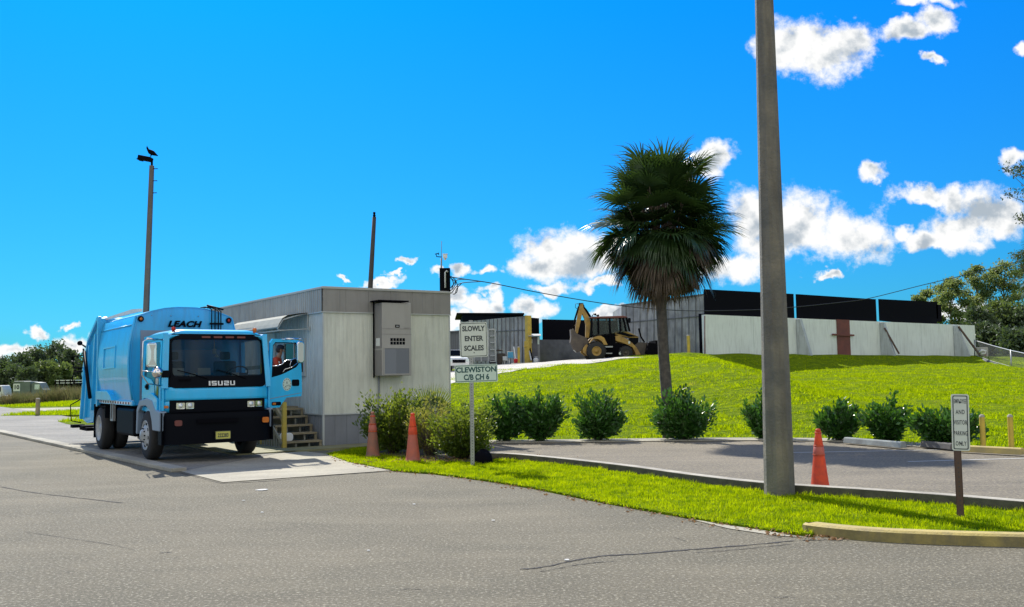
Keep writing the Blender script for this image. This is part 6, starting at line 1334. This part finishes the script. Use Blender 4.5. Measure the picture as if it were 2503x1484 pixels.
# ---------------------------------------------------------------- backhoe loader
BK = thing('backhoe_loader', 'dirty yellow backhoe loader parked at the top of the grass bank', 'backhoe loader', (0, 0, 0)); Yk = 60.5
o0 = at(1453, 883, Yk); BK.location = (o0.x, o0.y, o0.z); ks = .113 * Yk / FPX; BK.rotation_euler.z = R(3)
U = lambda X: (X - 770) * ks
Zk = lambda Yp: (1390 - Yp) * ks
def prof(mb, pts, t0, t1): mb.prism([(U(a), Zk(b)) for a, b in pts], t0, t1, lambda a, b, t: (a, t, b))
def kwheel(X, Yp, r, wd, y, rimm):
    mb = MB(); mb.lathe([(r * .5, -wd / 2), (r * .88, -wd / 2), (r * .97, -wd * .38), (r * .97, wd * .38), (r * .88, wd / 2), (r * .5, wd / 2)], 30, 'Y', (U(X), y, Zk(Yp)))
    for k in range(18):
        a = 2 * PI * k / 18
        for sg in (-1, 1):
            c = Vector((U(X), y, Zk(Yp))); aa = a + (0 if sg < 0 else PI / 18); q0 = c + Vector((math.cos(aa) * r * .98, sg * wd * .46, math.sin(aa) * r * .98)); q1 = c + Vector((math.cos(aa + .15) * r * .99, 0, math.sin(aa + .15) * r * .99)); mb.bar(q0, q1, .06, .05)
    w0 = mb.build('wheel', M['rubber'], BK); mb = MB(); mb.smooth = True; s_ = -1 if y < 0 else 1
    mb.lathe([(r * .52, s_ * (wd / 2 - .02)), (r * .48, s_ * (wd / 2)), (r * .40, s_ * (wd / 2 - .08)), (r * .2, s_ * (wd / 2 - .10)), (r * .17, s_ * (wd / 2 - .02)), (0, s_ * (wd / 2))], 24, 'Y', (U(X), y, Zk(Yp))); mb.build('rim', rimm, w0)
kwheel(770, 1180, .60, .42, -.80, M['catyellow']); kwheel(770, 1180, .60, .42, .80, M['catyellow']); kwheel(1400, 1225, .42, .30, -.78, M['mud']); kwheel(1400, 1225, .42, .30, .78, M['mud'])
mb = MB(); prof(mb, [(850, 1050), (1180, 1000), (1500, 1050), (1560, 1250), (1150, 1330), (950, 1300), (850, 1200)], -.62, .62); mb.build('chassis', M['matteblack'], BK)
mb = MB(); prof(mb, [(930, 1075), (1125, 1075), (1125, 1105), (950, 1105)], -.86, -.5); prof(mb, [(950, 1220), (1110, 1220), (1110, 1240), (955, 1240)], -.86, -.5); mb.build('step', M['steel'], BK)
mb = MB(); prof(mb, [(620, 1010), (680, 910), (760, 865), (860, 850), (940, 900), (1010, 1050), (930, 1052), (880, 970), (800, 920), (720, 925), (650, 985)], -1.0, -.45); prof(mb, [(620, 1010), (680, 910), (760, 865), (860, 850), (940, 900), (1010, 1050), (930, 1052), (880, 970), (800, 920), (720, 925), (650, 985)], .45, 1.0); mb.build('fender', M['catyellow'], BK, bevel=.02)
mb = MB(); prof(mb, [(670, 455), (690, 440), (1380, 428), (1450, 445), (1465, 470), (670, 474)], -.72, .72); mb.build('cab_roof', M['rust'], BK, bevel=.02)
cabm = MB()
for s_ in (-1, 1):
    y = s_ * .66
    for (a, b_, c, d_) in ((690, 470, 690, 860), (835, 470, 835, 820), (1080, 470, 1090, 1050), (1300, 470, 1310, 760), (1440, 460, 1510, 770), (1380, 470, 1430, 760)): cabm.bar((U(a), y, Zk(b_)), (U(c), y, Zk(d_)), .10, .10)
    cabm.bar((U(690), y, Zk(860)), (U(1100), y, Zk(830)), .08, .10)
prof(cabm, [(850, 840), (1180, 800), (1200, 1050), (980, 1060), (920, 900)], -.64, .64); prof(cabm, [(880, 620), (960, 620), (980, 800), (860, 800)], -.25, .25); cabm.build('cab', M['matteblack'], BK)
mb = MB()
for s_ in (-1, 1): prof(mb, [(700, 475), (1380, 475), (1440, 480), (1500, 765), (1100, 800), (700, 850)], s_ * .60 - .005, s_ * .60 + .005)
mb.build('cab_glass', M['cabglass'], BK)
mb = MB(); prof(mb, [(1190, 770), (1330, 728), (1450, 750), (1710, 880), (1710, 905), (1550, 900), (1250, 850), (1200, 830)], -.45, .45); mb.build('hood', M['catyellow'], BK, bevel=.03)
mb = MB(); prof(mb, [(1550, 895), (1710, 900), (1700, 1010), (1600, 1060), (1540, 950)], -.43, .43); mb.build('grille', M['black'], BK)
mb = MB(); prof(mb, [(1230, 800), (1300, 760), (1700, 873), (1500, 880)], -.47, -.451); mb.build('hood_stripe', M['black'], BK)
for s_ in (-1, 1):
    mb = MB(); prof(mb, [(1190, 860), (1290, 850), (1480, 950), (1560, 1020), (1640, 1100), (1750, 1290), (1640, 1290), (1560, 1110), (1430, 1040), (1200, 960)], s_ * .60 - .09, s_ * .60 + .09); mb.build('loader_arm', M['catyellow'], BK, bevel=.015)
mb = MB(); prof(mb, [(1620, 1060), (1700, 1000), (1900, 1010), (1960, 1290), (1800, 1300), (1700, 1200)], -.5, .5); mb.build('bucket_linkage', M['mud'], BK)
mb = MB(); V = [(1880, 1020), (2040, 1035), (2030, 970), (2180, 975), (2190, 1290), (1960, 1310), (1830, 1240)]; prof(mb, V, -1.05, 1.05); mb.build('loader_bucket', M['matteblack'], BK)
mb = MB(); mb.bar((U(1715), -.5, Zk(700)), (U(1755), -.5, Zk(880)), .09, .09); mb.bar((U(1755), -.5, Zk(880)), (U(1830), -.5, Zk(1000)), .09, .09); mb.build('tilt_lever', M['matteblack'], BK)
mb = MB(); prof(mb, [(470, 150), (540, 140), (545, 220), (470, 560), (410, 790), (360, 780), (370, 640), (430, 320)], -.14, .14); mb.build('dipper_arm', M['catyellow'], BK, bevel=.015)
mb = MB(); prof(mb, [(485, 270), (540, 230), (600, 330), (680, 470), (690, 600), (650, 890), (580, 890), (590, 600), (560, 460), (500, 330)], -.18, .18); bm_ = mb.build('boom', M['catyellow'], BK, bevel=.015)
mb = MB(); prof(mb, [(450, 128), (545, 130), (560, 200), (620, 270), (715, 420), (690, 450), (600, 330), (520, 240), (450, 190)], -.10, .10); mb.tube([(U(450), 0, Zk(200)), (U(360), 0, Zk(480)), (U(310), 0, Zk(680))], .06, 8); mb.build('boom_ram', M['matteblack'], BK)
mb = MB(); mb.tube([(U(440), .1, Zk(140)), (U(385), .1, Zk(140)), (U(380), .1, Zk(220)), (U(420), .1, Zk(250))], .018, 6); mb.tube([(U(545), .1, Zk(145)), (U(575), .1, Zk(190)), (U(560), .1, Zk(230))], .018, 6); mb.build('hydraulic_hose', M['cable'], BK)
mb = MB(); mb.tube([(U(310), 0, Zk(690)), (U(340), 0, Zk(600))], .04, 6); mb.build('ram_rod', M['chrome'], BK)
mb = MB(); prof(mb, [(250, 700), (320, 700), (380, 790), (440, 820), (600, 890), (640, 1000), (540, 1100), (440, 1180), (370, 1200), (300, 1120), (240, 980), (260, 860)], -.35, .35); mb.build('rear_bucket', M['mud'], BK, bevel=.03)
mb = MB(); prof(mb, [(300, 1150), (340, 1130), (375, 1195), (350, 1195)], -.3, -.2); prof(mb, [(410, 1130), (430, 1140), (455, 1180), (440, 1190)], -.3, -.2); prof(mb, [(410, 1130), (430, 1140), (455, 1180), (440, 1190)], .1, .2); mb.build('bucket_teeth', M['steel'], BK)
for s_ in (-1, 1):
    mb = MB(); prof(mb, [(560, 1030), (620, 1050), (640, 1260), (580, 1270), (495, 1200), (500, 1110)], s_ * .65 - .1, s_ * .65 + .1); mb.build('outrigger', M['catyellow'], BK, bevel=.02)
mb = MB(); mb.tube([(U(720), -.2, Zk(430)), (U(760), -.2, Zk(370)), (U(850), -.2, Zk(420))], .03, 6); mb.lathe([(0, -.08), (.07, -.05), (.07, .05), (0, .08)], 10, 'Y', (U(850), -.3, Zk(410))); mb.lathe([(0, -.08), (.07, -.05), (.07, .05), (0, .08)], 10, 'Y', (U(790), -.3, Zk(385))); mb.build('work_lamp', M['matteblack'], BK)
mb = MB(); mb.prism(rrect(U(1465), U(1525), Zk(585), Zk(480), .06), -.85, -.78, lambda a, b, t: (a, t, b)); mb.bar((U(1440), -.7, Zk(470)), (U(1490), -.8, Zk(490)), .03, .03); mb.build('mirror', M['black'], BK)
mb = MB(); mb.box(U(1470), U(1510), -.70, -.692, Zk(1030), Zk(975)); mb.build('decal', M['sign'], BK)
text('fleet_number', '6', .26, Matrix.Translation((U(1270), -.935, Zk(1235))) @ FACE, M['sign'], BK, bold=.008)
